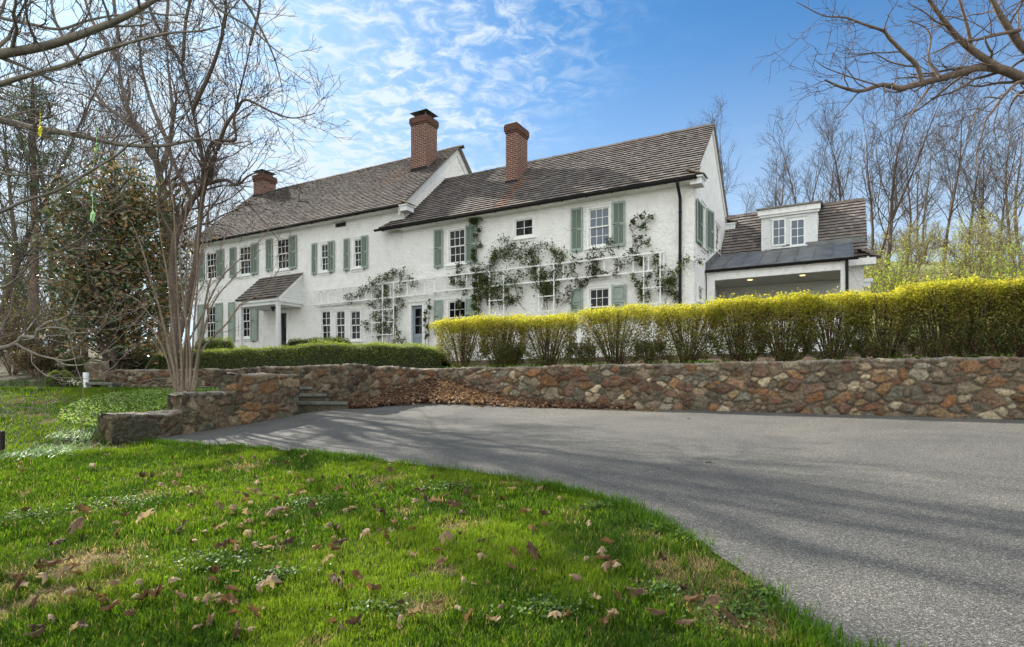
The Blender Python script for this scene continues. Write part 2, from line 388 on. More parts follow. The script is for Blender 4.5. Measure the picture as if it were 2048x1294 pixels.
grid_mesh('ground', GX, GY, GZ, M['lawn_soil'], gcol, 'structure')
E2, F2 = resample(EDGE, 260), resample(FAR, 260)
vv = np.linspace(0, 1, 60)[:, None]
AX = E2[None, :, 0]*(1-vv)+F2[None, :, 0]*vv; AY = E2[None, :, 1]*(1-vv)+F2[None, :, 1]*vv
grid_mesh('driveway', AX, AY, low(AX, AY)+0.014, M['asphalt'], None, 'structure')

# ---------------------------------------------------------------- garden walls of rubble stone
PAL = {'rust': [(0.19, 0.105, 0.06), (0.15, 0.085, 0.06), (0.19, 0.12, 0.075), (0.13, 0.09, 0.07), (0.17, 0.14, 0.11), (0.22, 0.18, 0.135), (0.12, 0.11, 0.09), (0.20, 0.19, 0.165), (0.27, 0.24, 0.19), (0.15, 0.15, 0.13), (0.34, 0.30, 0.23), (0.13, 0.08, 0.065), (0.18, 0.12, 0.085), (0.155, 0.13, 0.105), (0.21, 0.155, 0.10)],
       'mix': [(0.13, 0.10, 0.08), (0.16, 0.13, 0.09), (0.11, 0.085, 0.07), (0.20, 0.18, 0.135), (0.10, 0.10, 0.08), (0.19, 0.12, 0.07), (0.12, 0.115, 0.095), (0.23, 0.195, 0.14)],
       'dark': [(0.085, 0.072, 0.052), (0.11, 0.09, 0.065), (0.065, 0.06, 0.045), (0.14, 0.125, 0.095), (0.10, 0.07, 0.055), (0.17, 0.15, 0.115), (0.07, 0.072, 0.055)]}
def stone_seg(path, T, pal, size, res=0.024, seed=1, mortar=(0.145, 0.12, 0.088), rough=1.0, relief=0.055, stone_tone=None):
    """path rows (x,y,zbottom,ztop) left to right; outward side is to the right of travel. returns V,F,col"""
    r_ = np.random.default_rng(seed)
    P = np.array(path, float); d = np.concatenate([[0], np.cumsum(np.hypot(*np.diff(P[:, :2], axis=0).T))])
    n = max(3, int(d[-1]/res)); s = np.linspace(0, d[-1], n)
    px, py, zb, zt = [np.interp(s, d, P[:, i]) for i in range(4)]
    tx = np.gradient(px, s); ty = np.gradient(py, s); l = np.hypot(tx, ty); nx, ny = ty/l, -tx/l
    hmax = float((zt-zb).max()); nv = max(3, int(hmax/res)); nt_ = max(3, int(T/res)); 
    v = np.concatenate([np.linspace(0, 1, nv), 1+np.linspace(0, 1, nt_)[1:]])
    S, VV = np.meshgrid(s, v)
    front = np.minimum(VV, 1); over = np.maximum(VV-1, 0)
    ZB, ZT = np.broadcast_to(zb, S.shape), np.broadcast_to(zt, S.shape)
    ZT = ZT+0.06*rough*(fbm(S*2.5, S*0+seed, seed)-0.5)+0.02*rough*(vnoise(S*9, over*3, seed)-0.5)
    z = ZB+(ZT-ZB)*front
    unr = np.where(VV <= 1, z, ZT+over*T)          # unrolled coordinate
    # sites
    ns = int(d[-1]*(unr.max()-unr.min())/(size*size*0.55)); sx = r_.uniform(-0.1, d[-1]+0.1, ns); sz = r_.uniform(unr.min()-0.05, unr.max()+0.05, ns)
    for _ in range(6):                                # push sites apart a little
        dx = (sx[:, None]-sx[None])/1.35; dz = sz[:, None]-sz[None]; q = np.hypot(dx, dz)+np.eye(ns)*9
        j = q.argmin(1); k = np.clip(size*0.75-q.min(1), 0, None)*0.4
        qq = q[np.arange(ns), j]+1e-6; sx += dx[np.arange(ns), j]/qq*k; sz += dz[np.arange(ns), j]/qq*k
    wgt = r_.uniform(-0.8, 1.0, ns)*size*0.34
    wx = S+0.05*(fbm(S*6, unr*6, seed+1)-0.5)*2*size/0.2*0.6; wz = unr+0.05*(fbm(S*6, unr*6, seed+2)-0.5)*2*size/0.2*0.6
    fx = wx.ravel(); fz = wz.ravel(); F1 = np.empty(fx.size); Fd = np.empty(fx.size); ID = np.empty(fx.size, int)
    rot = r_.uniform(-0.4, 0.4, ns); asp = r_.uniform(0.95, 2.3, ns)
    o = np.argsort(fx); cs = 3000
    for a in range(0, fx.size, cs):
        ii = o[a:a+cs]; lo, hi = fx[ii].min()-size*3, fx[ii].max()+size*3; sel = np.where((sx > lo) & (sx < hi))[0]
        dx = fx[ii][:, None]-sx[sel]; dz = fz[ii][:, None]-sz[sel]
        ca, sa = np.cos(rot[sel]), np.sin(rot[sel]); a1 = (dx*ca+dz*sa)/asp[sel]; b1 = (-dx*sa+dz*ca)
        q = np.hypot(a1, b1)-wgt[sel]; k = np.argpartition(q, 1, axis=1)[:, :2]; qq = np.take_along_axis(q, k, 1)
        sw = qq[:, 0] > qq[:, 1]; k[sw] = k[sw][:, ::-1]; qq.sort(axis=1)
        F1[ii] = qq[:, 0]; Fd[ii] = (qq[:, 1]-qq[:, 0]); ID[ii] = sel[k[:, 0]]
    F1 = F1.reshape(S.shape); Fd = Fd.reshape(S.shape); ID = ID.reshape(S.shape)
    prot = r_.uniform(0.35, 1.0, ns); st = ss(Fd/0.034)
    disp = st*relief*1.3*prot[ID]+0.036*rough*(fbm(S*11, unr*11, seed+7)-0.5)*st+0.008*(fbm(S*30, unr*30, seed+8)-0.5)
    pc = np.array(PAL[pal])[r_.integers(0, len(PAL[pal]), ns)]*r_.uniform(0.60, 1.40, (ns, 1))*np.array([1.0, .93, .80])
    vein = fbm(S*9+fbm(S*5, unr*5, seed)*3, unr*26, seed+15)[..., None]
    col = pc[ID]*(0.55+0.9*fbm(S*16, unr*24, seed+5)[..., None]); col = col+(vein > .66)*np.array([.07, .065, .05])*fbm(S*30, unr*30, 2)[..., None]; mk = ss((Fd-0.008)/0.022)[..., None]
    if stone_tone: fs = stone_tone[1]+(1-stone_tone[1])*ss((S-stone_tone[0])/1.2); col = col*fs[..., None]  # stones before the corner have a darker colour of their own
    mcol = np.array(mortar)*(0.8+0.4*fbm(S*8, unr*8, seed+9)[..., None])
    col = mcol*(1-mk)+col*mk
    tm = (ss((VV-0.985)/0.03)*0.65)[..., None]; col = col*(1-tm)+np.array([0.30, 0.275, 0.235])*tm*(0.7+0.6*fbm(S*9, over*4, 3)[..., None])
    ang = np.clip((VV-0.97)/0.06, 0, 1)*math.pi/2       # outward -> up across the arris
    NX, NY = np.broadcast_to(nx, S.shape), np.broadcast_to(ny, S.shape)
    X = px+NX*np.cos(ang)*disp-NX*over*T; Y = py+NY*np.cos(ang)*disp-NY*over*T
    Z = np.where(VV <= 1, z, ZT)+np.sin(ang)*disp*0.6-0.02*np.where(VV > 0.985, 1, 0)*0
    # back skirt
    X = np.vstack([X, X[-1:]]); Y = np.vstack([Y, Y[-1:]]); Z = np.vstack([Z, ZB[:1]]); col = np.concatenate([col, col[-1:]])
    m_, n_ = X.shape; i = np.arange(m_*n_).reshape(m_, n_)
    f = np.stack([i[:-1, :-1], i[:-1, 1:], i[1:, 1:], i[1:, :-1]], -1).reshape(-1, 4)
    return np.stack([X, Y, Z], -1).reshape(-1, 3), f, col.reshape(-1, 3)
def stone_wall(name, segs, label, cat='stone wall', group=None):
    Vs, Fs, Cs, b = [], [], [], 0
    for kw in segs:
        V, f, c = stone_seg(**kw); Vs.append(V); Fs.append(f+b); Cs.append(c); b += len(V)
    V = np.concatenate(Vs); off = (V[:, 0].mean(), V[:, 1].mean(), V[:, 2].min())
    o = np_mesh(name, V, [np.concatenate(Fs)], M['stone'], col=np.concatenate(Cs), smooth=True, off=off)
    o.location = off; return tag(o, label, cat, group)
def g(p): return float(low(p[0], p[1]))
TZ = 0.45
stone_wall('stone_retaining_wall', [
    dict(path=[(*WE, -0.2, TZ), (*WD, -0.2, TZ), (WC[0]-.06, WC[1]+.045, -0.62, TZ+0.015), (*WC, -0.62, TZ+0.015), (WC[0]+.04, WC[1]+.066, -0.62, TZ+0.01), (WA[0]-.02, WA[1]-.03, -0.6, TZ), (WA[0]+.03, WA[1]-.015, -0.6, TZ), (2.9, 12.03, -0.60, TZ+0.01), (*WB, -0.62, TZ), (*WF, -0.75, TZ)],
         T=0.42, pal='rust', size=0.205, seed=11, stone_tone=(9.3, .55)),
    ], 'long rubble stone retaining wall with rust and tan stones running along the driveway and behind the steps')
def wp(a, perp=0.0): p = P0+dW*a+nW*perp; return (float(p[0]), float(p[1]))
def seg(a0, a1, t0, t1, **kw):
    A_, B_ = wp(a0-.08), wp(a1); return dict(path=[(*A_, g(A_)-0.1, t0), (*B_, g(B_)-0.1, t1)], **kw)
def endseg(a, T, t0, **kw):
    A_, B_ = wp(a+.01, T), wp(a+.01, -.03); return dict(path=[(*A_, g(B_)-0.1, t0), (*B_, g(B_)-0.1, t0)], T=0.05, **kw)
rt = wp(WL)
stone_wall('stepped_stone_wall', [
    seg(0.0, 1.25, -0.445, -0.425, T=0.36, pal='dark', size=0.36, seed=21, relief=0.06),
    endseg(0.0, 0.36, -0.445, pal='dark', size=0.25, seed=22),
    seg(1.08, 2.2, -0.125, -0.12, T=0.36, pal='dark', size=0.24, seed=23, relief=0.06),
    endseg(1.08, 0.36, -0.125, pal='dark', size=0.22, seed=24),
    seg(2.08, WL, 0.215, 0.225, T=0.42, pal='mix', size=0.26, seed=25, relief=0.06),
    endseg(2.08, 0.42, 0.215, pal='mix', size=0.22, seed=26),
    dict(path=[(*rt, -0.7, 0.225), (*wp(WL, 0.42), -0.7, 0.225)], T=0.05, pal='mix', size=0.22, seed=27),
    ], 'three level dark boulder wall stepping down to the lawn left of the garden steps')
# steps
st = empty('garden_steps', (-3.9, 12.6, -0.6), label='three slate garden steps between the boulder block and the stone wall', cat='steps')
off = (-3.9, 12.6, -0.6)
def wx(Y): return WC[0]-(Y-WC[1])*3.4/2.5
for k, (y0, zt, dep) in enumerate([(12.42, -0.294, 0.45), (12.80, -0.13, 0.45), (13.14, 0.02, 1.7)]):
    xr0 = wx(y0)+0.03 if k else -3.43; xr1 = wx(y0+dep)
    xl = -4.75-0.25*k
    b = MB(); b.prism([(xl, y0, zt-0.06), (xr0, y0, zt-0.06), (xr1, y0+dep, zt-0.06), (xl-0.3, y0+dep, zt-0.06)], (0, 0, 0.06)); b.build('tread', M['slate_tread'], st, off)
    b = MB(); b.prism([(xl+0.03, y0+0.05, -0.85), (xr0, y0+0.05, -0.85), (xr1, y0+dep, -0.85), (xl-0.3, y0+dep, -0.85)], (0, 0, zt-0.062+0.85)); b.build('riser', M['stone'], st, off)
for o in st.children:
    if o.name.startswith('riser'):
        a = o.data.color_attributes.new('col', 'FLOAT_COLOR', 'POINT')
        a.data.foreach_set('color', [0.09, 0.08, 0.055, 1]*len(o.data.vertices))
# path above the mound
pth = np.array([(-4.9, 13.75), (-6.9, 14.55), (-11.3, 15.9), (-15.5, 16.9), (-19, 17.6)]); pth2 = pth+np.array([(0.1, 0.5)]*5)
A_, B_ = resample(pth, 80), resample(pth2, 80); vv = np.linspace(0, 1, 5)[:, None]
PX_ = A_[None, :, 0]*(1-vv)+B_[None, :, 0]*vv; PY_ = A_[None, :, 1]*(1-vv)+B_[None, :, 1]*vv
grid_mesh('path', PX_, PY_, H(PX_, PY_)+0.075, M['flagstone'], None, 'structure')

# ---------------------------------------------------------------- house
HG = 0.95
house = empty('stone_house', (OX, OY, HG), HRZ, label='long white stuccoed farmhouse with shake roofs, three brick chimneys and sage shutters', cat='house')
HO = (0, 0, HG)
def fac(px, py, t=0.0):
    r = (px-CX)/FL; lx = (r*(OY+t*vy)-(OX+t*vx))/(hx-r*hy); Z = OY+t*vy+lx*hy; return lx, (CY-py)/FL*Z
def gab(px, py, lx=0.0):
    r = (px-CX)/FL; t = (r*(OY+lx*hy)-(OX+lx*hx))/(vx-r*vy); Z = OY+t*vy+lx*hy; return t, (CY-py)/FL*Z
def roofpt(px, py, tE, zE, tn):
    r = (px-CX)/FL; q = (CY-py)/FL; k = r*vx+vy; c0 = OX*vx+OY*vy
    Z = (zE-(c0+tE)*tn)/(q-k*tn); X = r*Z; return ((X-OX)*hx+(Z-OY)*hy, (X-OX)*vx+(Z-OY)*vy, q*Z)
fr_f = lambda u, n, z: (u, -n, z)          # facade frame (n outward)
fr_g = lambda u, n, z: (n, u, z)           # gable frame (u = depth)
LW, LM, LE = 0.0, -11.7, -25.8             # right end, junction, left end
# -- walls with openings
def wall_panel(b, u0, u1, z0, z1, holes, depth=0.14, m=0):
    us = sorted(set([u0, u1]+[h[0] for h in holes]+[h[1] for h in holes])); zs = sorted(set([z0, z1]+[h[2] for h in holes]+[h[3] for h in holes]))
    for i in range(len(us)-1):
        for j in range(len(zs)-1):
            cu, cz = (us[i]+us[i+1])/2, (zs[j]+zs[j+1])/2
            if any(h[0] < cu < h[1] and h[2] < cz < h[3] for h in holes): continue
            b.poly([(us[i], 0, zs[j]), (us[i+1], 0, zs[j]), (us[i+1], 0, zs[j+1]), (us[i], 0, zs[j+1])], m)
    for (a, c, d, e) in holes:
        for q in ([(a, 0, d), (a, -depth, d), (a, -depth, e), (a, 0, e)], [(c, 0, d), (c, 0, e), (c, -depth, e), (c, -depth, d)],
                  [(a, 0, e), (a, -depth, e), (c, -depth, e), (c, 0, e)], [(a, 0, d), (c, 0, d), (c, -depth, d), (a, -depth, d)]): b.poly(q, m)
WIN = []       # (frame, u0,u1,z0,z1 of the sash, cols, rows, kind, glass)
HOLES_F = []; HOLES_G = []
def fwin(x0, x1, y0, y1, cols, rows, kind='dh', glass='glass'):
    u0, za = fac(x0, y0); u1, zb = fac(x1, y0); _, zc_ = fac((x0+x1)/2, y1); z1 = (za+zb)/2
    WIN.append((fr_f, u0, u1, zc_, z1, cols, rows, kind, glass)); HOLES_F.append((u0-0.045, u1+0.045, zc_-0.045, z1+0.045)); return u0, u1, zc_, z1
def gwin(x0, x1, y0, y1, cols, rows, kind='dh', glass='glass'):
    u0, z1 = gab(x0, y0); u1, _ = gab(x1, y0); _, z0 = gab((x0+x1)/2, y1)
    WIN.append((fr_g, u0, u1, z0, z1, cols, rows, kind, glass)); HOLES_G.append((u0-0.045, u1+0.045, z0-0.045, z1+0.045)); return u0, u1, z0, z1
wl = {}
wl['a'] = fwin(413, 433.5, 506, 557, 3, 4); wl['b'] = fwin(479, 502, 493, 548, 3, 4); wl['c'] = fwin(554, 578, 477.5, 537, 3, 4)
wl['d'] = fwin(642, 656, 488.5, 541, 2, 4); wl['e'] = fwin(708, 723, 478.5, 533, 2, 4)
wl['f'] = fwin(898, 930, 459, 525, 3, 4); wl['g'] = fwin(1178, 1218.5, 416, 490, 3, 4, glass='glass_sky')
wl['h'] = fwin(1030, 1066, 438, 472, 2, 2, 'fixed')
wl['i'] = fwin(412, 431, 613, 678, 3, 4); wl['j'] = fwin(477, 500, 611, 674, 3, 4)
for (a_, c_) in ((643, 661), (672, 690), (701, 720.6)): fwin(a_, c_, 622, 679, 2, 4, 'tri')
wl['l'] = fwin(897, 931, 602, 668, 3, 4); wl['m'] = fwin(1179, 1218.5, 577, 650, 3, 4)
gw1 = gwin(1403, 1409, 408, 491, 3, 4); gw2 = gwin(1430.5, 1438.5, 449, 502, 2, 4); gw3 = gwin(1396, 1405, 572, 600, 2, 2, 'fixed')
d1 = fac(560, 626)[0], fac(574, 626)[0], 1.15, fac(567, 626)[1]; d2 = fac(823, 611)[0], fac(845, 611)[0], 1.15, fac(834, 611)[1]
vent = (*(fac(x, 449)[0] for x in (670, 692)), fac(681, 454)[1], fac(681, 445)[1])
HOLES_F += [(d1[0]-0.03, d1[1]+0.03, d1[2], d1[3]+0.03), (d2[0]-0.03, d2[1]+0.03, d2[2], d2[3]+0.03), vent]
TW, TL = 2.9, 3.8                          # half depths of right range and left range
EZ_R, EZ_L = 6.60, 7.46                    # eave heights at the roof edge (t=-0.38)
RZ_R, RZ_L = 9.47, 11.27
tanR = (RZ_R-EZ_R)/(TW+0.38); tanL = (RZ_L-EZ_L)/(TL+0.38)
b = MB(fr_f); hr = [h for h in HOLES_F if h[0] > LM]; hl = [h for h in HOLES_F if h[0] < LM]
wall_panel(b, LM, LW, HG-0.6, EZ_R+0.25, hr); b.fr = lambda u, n, z: (u, n, z)
b.poly([(LW, 2*TW, HG-.6), (LM, 2*TW, HG-.6), (LM, 2*TW, EZ_R+.25), (LW, 2*TW, EZ_R+.25)])
b.fr = fr_g; wall_panel(b, 0, 2*TW, HG-0.6, EZ_R+0.27, HOLES_G)
zt_ = EZ_R+0.27
b.poly([(0, 0, zt_), (2*TW, 0, zt_), (TW, 0, RZ_R-0.06)])
b.build('wall', M['stucco'], house, HO, recalc=False)
b = MB(fr_f); wall_panel(b, LE, LM, HG-0.6, EZ_L+0.25, hl)
b.fr = lambda u, n, z: (u, n, z)
zt_ = EZ_L+0.27
for X_ in (LE, LM): b.poly([(X_, 0, HG-.6), (X_, 2*TL, HG-.6), (X_, 2*TL, zt_), (X_, TL, RZ_L-0.06), (X_, 0, zt_)])
b.poly([(LM, 2*TL, HG-.6), (LE, 2*TL, HG-.6), (LE, 2*TL, zt_), (LM, 2*TL, zt_)])
b.build('wall', M['stucco'], house, HO, recalc=False)
b = MB(); b.box(LE+.3, LM-.3, 0.5, 2*TL-.3, HG-.4, EZ_L-.3); b.box(LM+.1, LW-.3, 0.5, 2*TW-.3, HG-.4, EZ_R-.3); b.build('interior', M['dark_interior'], house, HO)

# -- windows
def make_window(fr, u0, u1, z0, z1, cols, rows, kind, glass):
    c = 0.085
    b = MB(fr)                                            # casing
    for q in ((u0-c, u0, z0-c, z1+c), (u1, u1+c, z0-c, z1+c)): b.box(q[0], q[1], -0.10, 0.028, q[2], q[3])
    b.box(u0, u1, -0.10, 0.026, z1, z1+c); b.box(u0, u1, -0.10, 0.026, z0-c, z0)
    if kind != 'fixed': b.box(u0-c-.04, u1+c+.04, -0.02, 0.05, z1+c, z1+c+0.035)
    win = b.build('window', M['white_paint'], house, HO)
    s = MB(fr); p = MB(fr); zm = (z0+z1)/2
    def sash(a, e, n, cc, rr):
        f = 0.042
        s.box(u0, u0+f, n-.018, n+.018, a, e); s.box(u1-f, u1, n-.018, n+.018, a, e)
        s.box(u0+f, u1-f, n-.018, n+.018, a, a+f); s.box(u0+f, u1-f, n-.018, n+.018, e-f, e)
        for i in range(1, cc): x = u0+f+(u1-u0-2*f)*i/cc; s.box(x-.010, x+.010, n-.012, n+.013, a+f, e-f)
        for i in range(1, rr): z = a+f+(e-a-2*f)*i/rr; s.box(u0+f, u1-f, n-.011, n+.012, z-.010, z+.010)
        p.box(u0+f, u1-f, n-.004, n-.001, a+f, e-f)
    if kind == 'fixed': sash(z0, z1, -0.03, cols, rows)
    else: sash(zm-.02, z1, -0.035, cols, rows//2); sash(z0, zm+.02, -0.075, cols, rows//2)
    s.build('sash', M['white_paint'], win, HO); p.build('pane', M[glass], win, HO)
    b = MB(fr); b.box(u0-c-.05, u1+c+.05, 0.0, 0.085, z0-c-.045, z0-c); b.box(u0-c-.02, u1+c+.02, 0.0, 0.03, z0-c-.14, z0-c-.045); b.build('sill', M['white_paint'], win, HO)
for w_ in WIN: make_window(*w_)
# mullion head board of the triple window
b = MB(fr_f); a_, za = fac(640, 619); c_, zc_ = fac(724, 612); zz = fac(681, 615.5)[1]; b.box(a_-.05, c_+.05, -.02, .06, zz+.12, zz+.2)
for px_ in (666.5, 695.5): u_ = fac(px_, 640)[0]; b.box(u_-.045, u_+.045, -.05, .022, 2.0, zz+.10)
b.build('window_head', M['white_paint'], house, HO)
# vent grille
b = MB(fr_f); b.box(*vent[:2], -.13, -.09, *vent[2:])
for i in range(5): z = vent[2]+(vent[3]-vent[2])*(i+.5)/5; b.box(vent[0], vent[1], -.08, -.05, z-.01, z+.01)
b.build('vent', M['iron'], house, HO)
# -- shutters
def shutter(fr, u0, u1, z0, z1, louvred=True, swing=0.0, side=1):
    b = MB(); wd = u1-u0; n0, th = 0.035, 0.038
    def T_(u, n, z):
        k = (u-u0)/wd if side > 0 else (u1-u)/wd
        return fr(u, n+swing*k, z)
    b.fr = T_; f = min(0.055, wd*0.17)
    b.box(u0, u0+f, n0, n0+th, z0, z1); b.box(u1-f, u1, n0, n0+th, z0, z1)
    h = z1-z0; rails = [z0, z0+h*0.5-0.04, z1-0.07] if louvred else [z0, z0+h*0.56, z1-0.08]
    rh = [0.10, 0.08, 0.07]
    for z, r in zip(rails, rh): b.box(u0+f, u1-f, n0+.002, n0+th-.002, z, z+r)
    for i in range(2):
        a, e = rails[i]+rh[i], rails[i+1]
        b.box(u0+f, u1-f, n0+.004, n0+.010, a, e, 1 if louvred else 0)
        if louvred:
            k = max(6, int((e-a)/0.042))
            for j in range(k):
                z = a+(e-a)*(j+.5)/k; hh = (e-a)/k*.5
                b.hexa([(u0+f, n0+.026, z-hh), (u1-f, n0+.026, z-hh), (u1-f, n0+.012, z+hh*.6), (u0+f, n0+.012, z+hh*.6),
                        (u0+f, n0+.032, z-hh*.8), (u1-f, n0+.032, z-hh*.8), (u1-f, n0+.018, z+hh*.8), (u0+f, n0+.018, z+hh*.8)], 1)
            um = (u0+u1)/2; b.box(um-.009, um+.009, n0+.030, n0+.044, a+.03, e-.03)
        else:
            g_ = 0.035; b.box(u0+f+g_, u1-f-g_, n0+.010, n0+.028, a+g_, e-g_)
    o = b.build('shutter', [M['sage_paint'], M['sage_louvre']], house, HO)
    q = MB(); q.fr = T_; um = (u0+u1)/2
    q.box(um-.012, um+.012, n0+th, n0+th+.015, z0-.10, z0+.05); q.box(um-.03, um+.03, n0+th, n0+th+.015, z0-.06, z0-.045)
    q.build('shutter_dog', M['iron'], o, HO); q = MB(); q.fr = T_
    q.box(u0+.02, u0+wd*.55, n0+th, n0+th+.012, z0+h*.5-.012, z0+h*.5+.012)
    q.build('shutter_bolt', M['iron'], o, HO)
def fsh(x0, x1, y0, y1, louvred=True, swing=0, side=1):
    u0 = fac(x0, y0)[0]; u1 = fac(x1, y0)[0]; z1 = fac((x0+x1)/2, y0)[1]; z0 = fac((x0+x1)/2, y1)[1]; shutter(fr_f, u0, u1, z0, z1, louvred, swing, side)
for q in ((396, 410, 506, 562), (435, 449, 499, 557), (461, 473.5, 495, 555), (503, 517.5, 487, 549), (533.5, 546, 478, 542), (579.5, 594.5, 471, 538)): fsh(*q)
for q in ((625, 634.5, 487, 549), (657.5, 670, 482, 545), (689, 700, 477.5, 541.5), (724, 737, 471.5, 537), (869.5, 887, 459, 535.5), (932.5, 954, 450.5, 526.5), (1143, 1166, 416.5, 503), (1226, 1251, 403.5, 493.5)): fsh(*q)
for q in ((397, 409, 609, 684), (432.5, 446.5, 606, 681), (458.5, 471, 604, 684), (502.5, 517, 601, 682), (869.5, 887, 600, 668), (932.5, 954, 597, 664), (1143, 1166, 577, 655), (1225.5, 1253, 570, 650)): fsh(*q, louvred=False)
for (x0, x1, y0, y1) in ((1391, 1402, 397, 488), (1409.8, 1417.5, 416, 503)):
    u0, z1 = gab(x0, y0); u1, _ = gab(x1, y0); z0 = gab((x0+x1)/2, y1)[1]; shutter(fr_g, u0, u1, z0, z1, True, 0.12 if x0 > 1405 else 0.0, 1)

# -- roofs of split shakes
STAINS = []
def shakes(name, plane, rows, lx0, lx1, parent, lxf=None, wmin=0.10, wmax=0.22, th=0.048, tone=.74, seed=3, stain=None):
    """plane = (t0,z0,t1,z1) eave -> ridge"""
    r_ = np.random.default_rng(seed); t0, z0, t1, z1 = plane; dt, dz = (t1-t0)/rows, (z1-z0)/rows
    ln = math.hypot(dt, dz); nt_, nz_ = -dz/ln, dt/ln
    if t1 < t0: nt_, nz_ = dz/ln, -dt/ln; 
    nz_ = abs(nz_)
    V, C = [], []
    for k in range(rows):
        a0, a1 = (lx0, lx1) if lxf is None else lxf(k)
        u = a0
        while u < a1-0.02:
            wd = min(r_.uniform(wmin, wmax), a1-u); jt = r_.uniform(-0.004, 0.008)+(r_.random() < .04)*r_.uniform(0, .03); h = th*r_.uniform(0.9, 1.12)
            fa = k+jt/ln*1.0; fb = k+1.25
            pa = (t0+dt*fa, z0+dz*fa); pb = (t0+dt*min(fb, rows+0.02), z0+dz*min(fb, rows+0.02))
            ua, ub = u+0.003, u+wd-0.003
            for (uu, p, e) in ((ua, pa, 0), (ub, pa, 0), (ub, pb, 0), (ua, pb, 0), (ua, pa, h), (ub, pa, h), (ub, pb, 0.004), (ua, pb, 0.004)):
                V.append((uu, p[0]+nt_*e, p[1]+nz_*e))
            base = np.array([(0.24, 0.205, 0.185), (0.29, 0.255, 0.23), (0.20, 0.17, 0.155), (0.235, 0.215, 0.20)][r_.integers(0, 4)])*r_.uniform(0.85, 1.15)*tone
            if stain is not None:
                q = stain(u, k/rows); base = base*(1-q)+np.array([0.24, 0.12, 0.075])*q
            C += [base*.97]*8
            V += [V[-8], V[-7], V[-3], V[-4]]; C += [base*.16]*4  # butt faces painted near-black to draw the shade line under each course
            u += wd
    n = len(V)//12; b0 = np.arange(n)[:, None]*12
    f = np.concatenate([b0+np.array(q) for q in ((4,5,6,7), (8,9,10,11), (1,2,6,5), (3,0,4,7))])
    return np_mesh(name, np.array(V), [f], M['shake'], parent, col=np.array(C), off=HO)
def slab(b, lx0, lx1, t0, z0, t1, z1, th=0.05):
    b.hexa([(lx0, t0, z0-th), (lx1, t0, z0-th), (lx1, t1, z1-th), (lx0, t1, z1-th), (lx0, t0, z0-.003), (lx1, t0, z0-.003), (lx1, t1, z1-.003), (lx0, t1, z1-.003)])
# chimney positions from where their feet meet the roof
c2a = roofpt(824.5, 343.6, -0.38, EZ_L, tanL); c2b = roofpt(850.2, 341.5, -0.38, EZ_L, tanL); c2t = gab(874.2, 300, c2b[0])[0]
c1a = roofpt(507.7, 394.8, -0.38, EZ_L, tanL); c1b = roofpt(524.5, 391.5, -0.38, EZ_L, tanL); c1t = gab(551.8, 370, c1b[0])[0]
c3a = roofpt(1012.3, 368.7, -0.38, EZ_R, tanR); c3b = roofpt(1032.4, 366.0, -0.38, EZ_R, tanR); c3t = gab(1054.8, 340, c3b[0])[0]
def zat(py, lx, t): return (CY-py)/FL*(OY+t*vy+lx*hy)
def stL(u, k):
    q = 0
    if c2a[0]-2.2 < u < c2a[0]+0.2: q = 0.45*max(0, 1-abs((u-c2a[0]+0.9)/0.9)*0.9)*(0.45 < k < 0.72)
    return q
def stR(u, k): return 0.7*max(0, 1-abs(u-c3b[0]-0.1)/0.45)*(k < 0.58)
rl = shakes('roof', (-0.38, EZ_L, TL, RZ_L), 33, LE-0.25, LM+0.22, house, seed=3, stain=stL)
b = MB(); slab(b, LE-.23, LM+.2, -.36, EZ_L, TL, RZ_L); slab(b, LE-.23, LM+.2, 2*TL+.36, EZ_L, TL, RZ_L); b.build('roof_deck', M['old_wood'], rl, HO)
def lxr(k): return ((-12.75+0.16*k, 0.2) if k < 3 else (LM+0.0, 0.2 if k < 3 else 0.12))
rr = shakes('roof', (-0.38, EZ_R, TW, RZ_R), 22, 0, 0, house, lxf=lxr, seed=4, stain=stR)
b = MB(); slab(b, LM, .12, -.36, EZ_R, TW, RZ_R); slab(b, LM, .12, 2*TW+.36, EZ_R, TW, RZ_R)
b.hexa([(-12.7, -.36, EZ_R-.05), (LM, -.36, EZ_R-.05), (LM, 0.0, EZ_R+.3*tanR-.05), (-12.2, 0.0, EZ_R+.3*tanR-.05), (-12.7, -.36, EZ_R-.003), (LM, -.36, EZ_R-.003), (LM, 0.0, EZ_R+.3*tanR-.003), (-12.2, 0.0, EZ_R+.3*tanR-.003)])
b.build('roof_deck', M['old_wood'], rr, HO)
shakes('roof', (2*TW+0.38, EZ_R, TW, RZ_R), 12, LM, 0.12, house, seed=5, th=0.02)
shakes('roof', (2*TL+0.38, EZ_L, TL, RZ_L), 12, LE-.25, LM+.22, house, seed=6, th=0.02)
def ridge_cap(lx0, lx1, t, z, parent):
    r_ = np.random.default_rng(5); V, C, u = [], [], lx0
    while u < lx1:
        e = 0.02+0.02*r_.random()
        for dt in (-0.14, 0.0):
            for (uu, dz) in ((u, e), (u+.34, 0.012)):
                V += [(uu, t+dt, z+dz-0.9*abs(dt)+0.015), (uu, t+dt+0.14, z+dz-0.9*abs(dt+0.14)+0.015)]
        C += [np.array([0.12, 0.10, 0.085])*r_.uniform(.7, 1.2)]*8; u += 0.3
    n = len(V)//8; b0 = np.arange(n)[:, None]*8
    f = np.concatenate([b0+np.array(q) for q in ((0,2,3,1), (4,6,7,5), (0,1,5,4))])
    np_mesh('ridge_cap', np.array(V), [f], M['shake'], parent, col=np.array(C), off=HO)
ridge_cap(LE-.25, LM+.15, TL, RZ_L+.01, rl); ridge_cap(LM+.0, .0, TW, RZ_R+.01, rr)
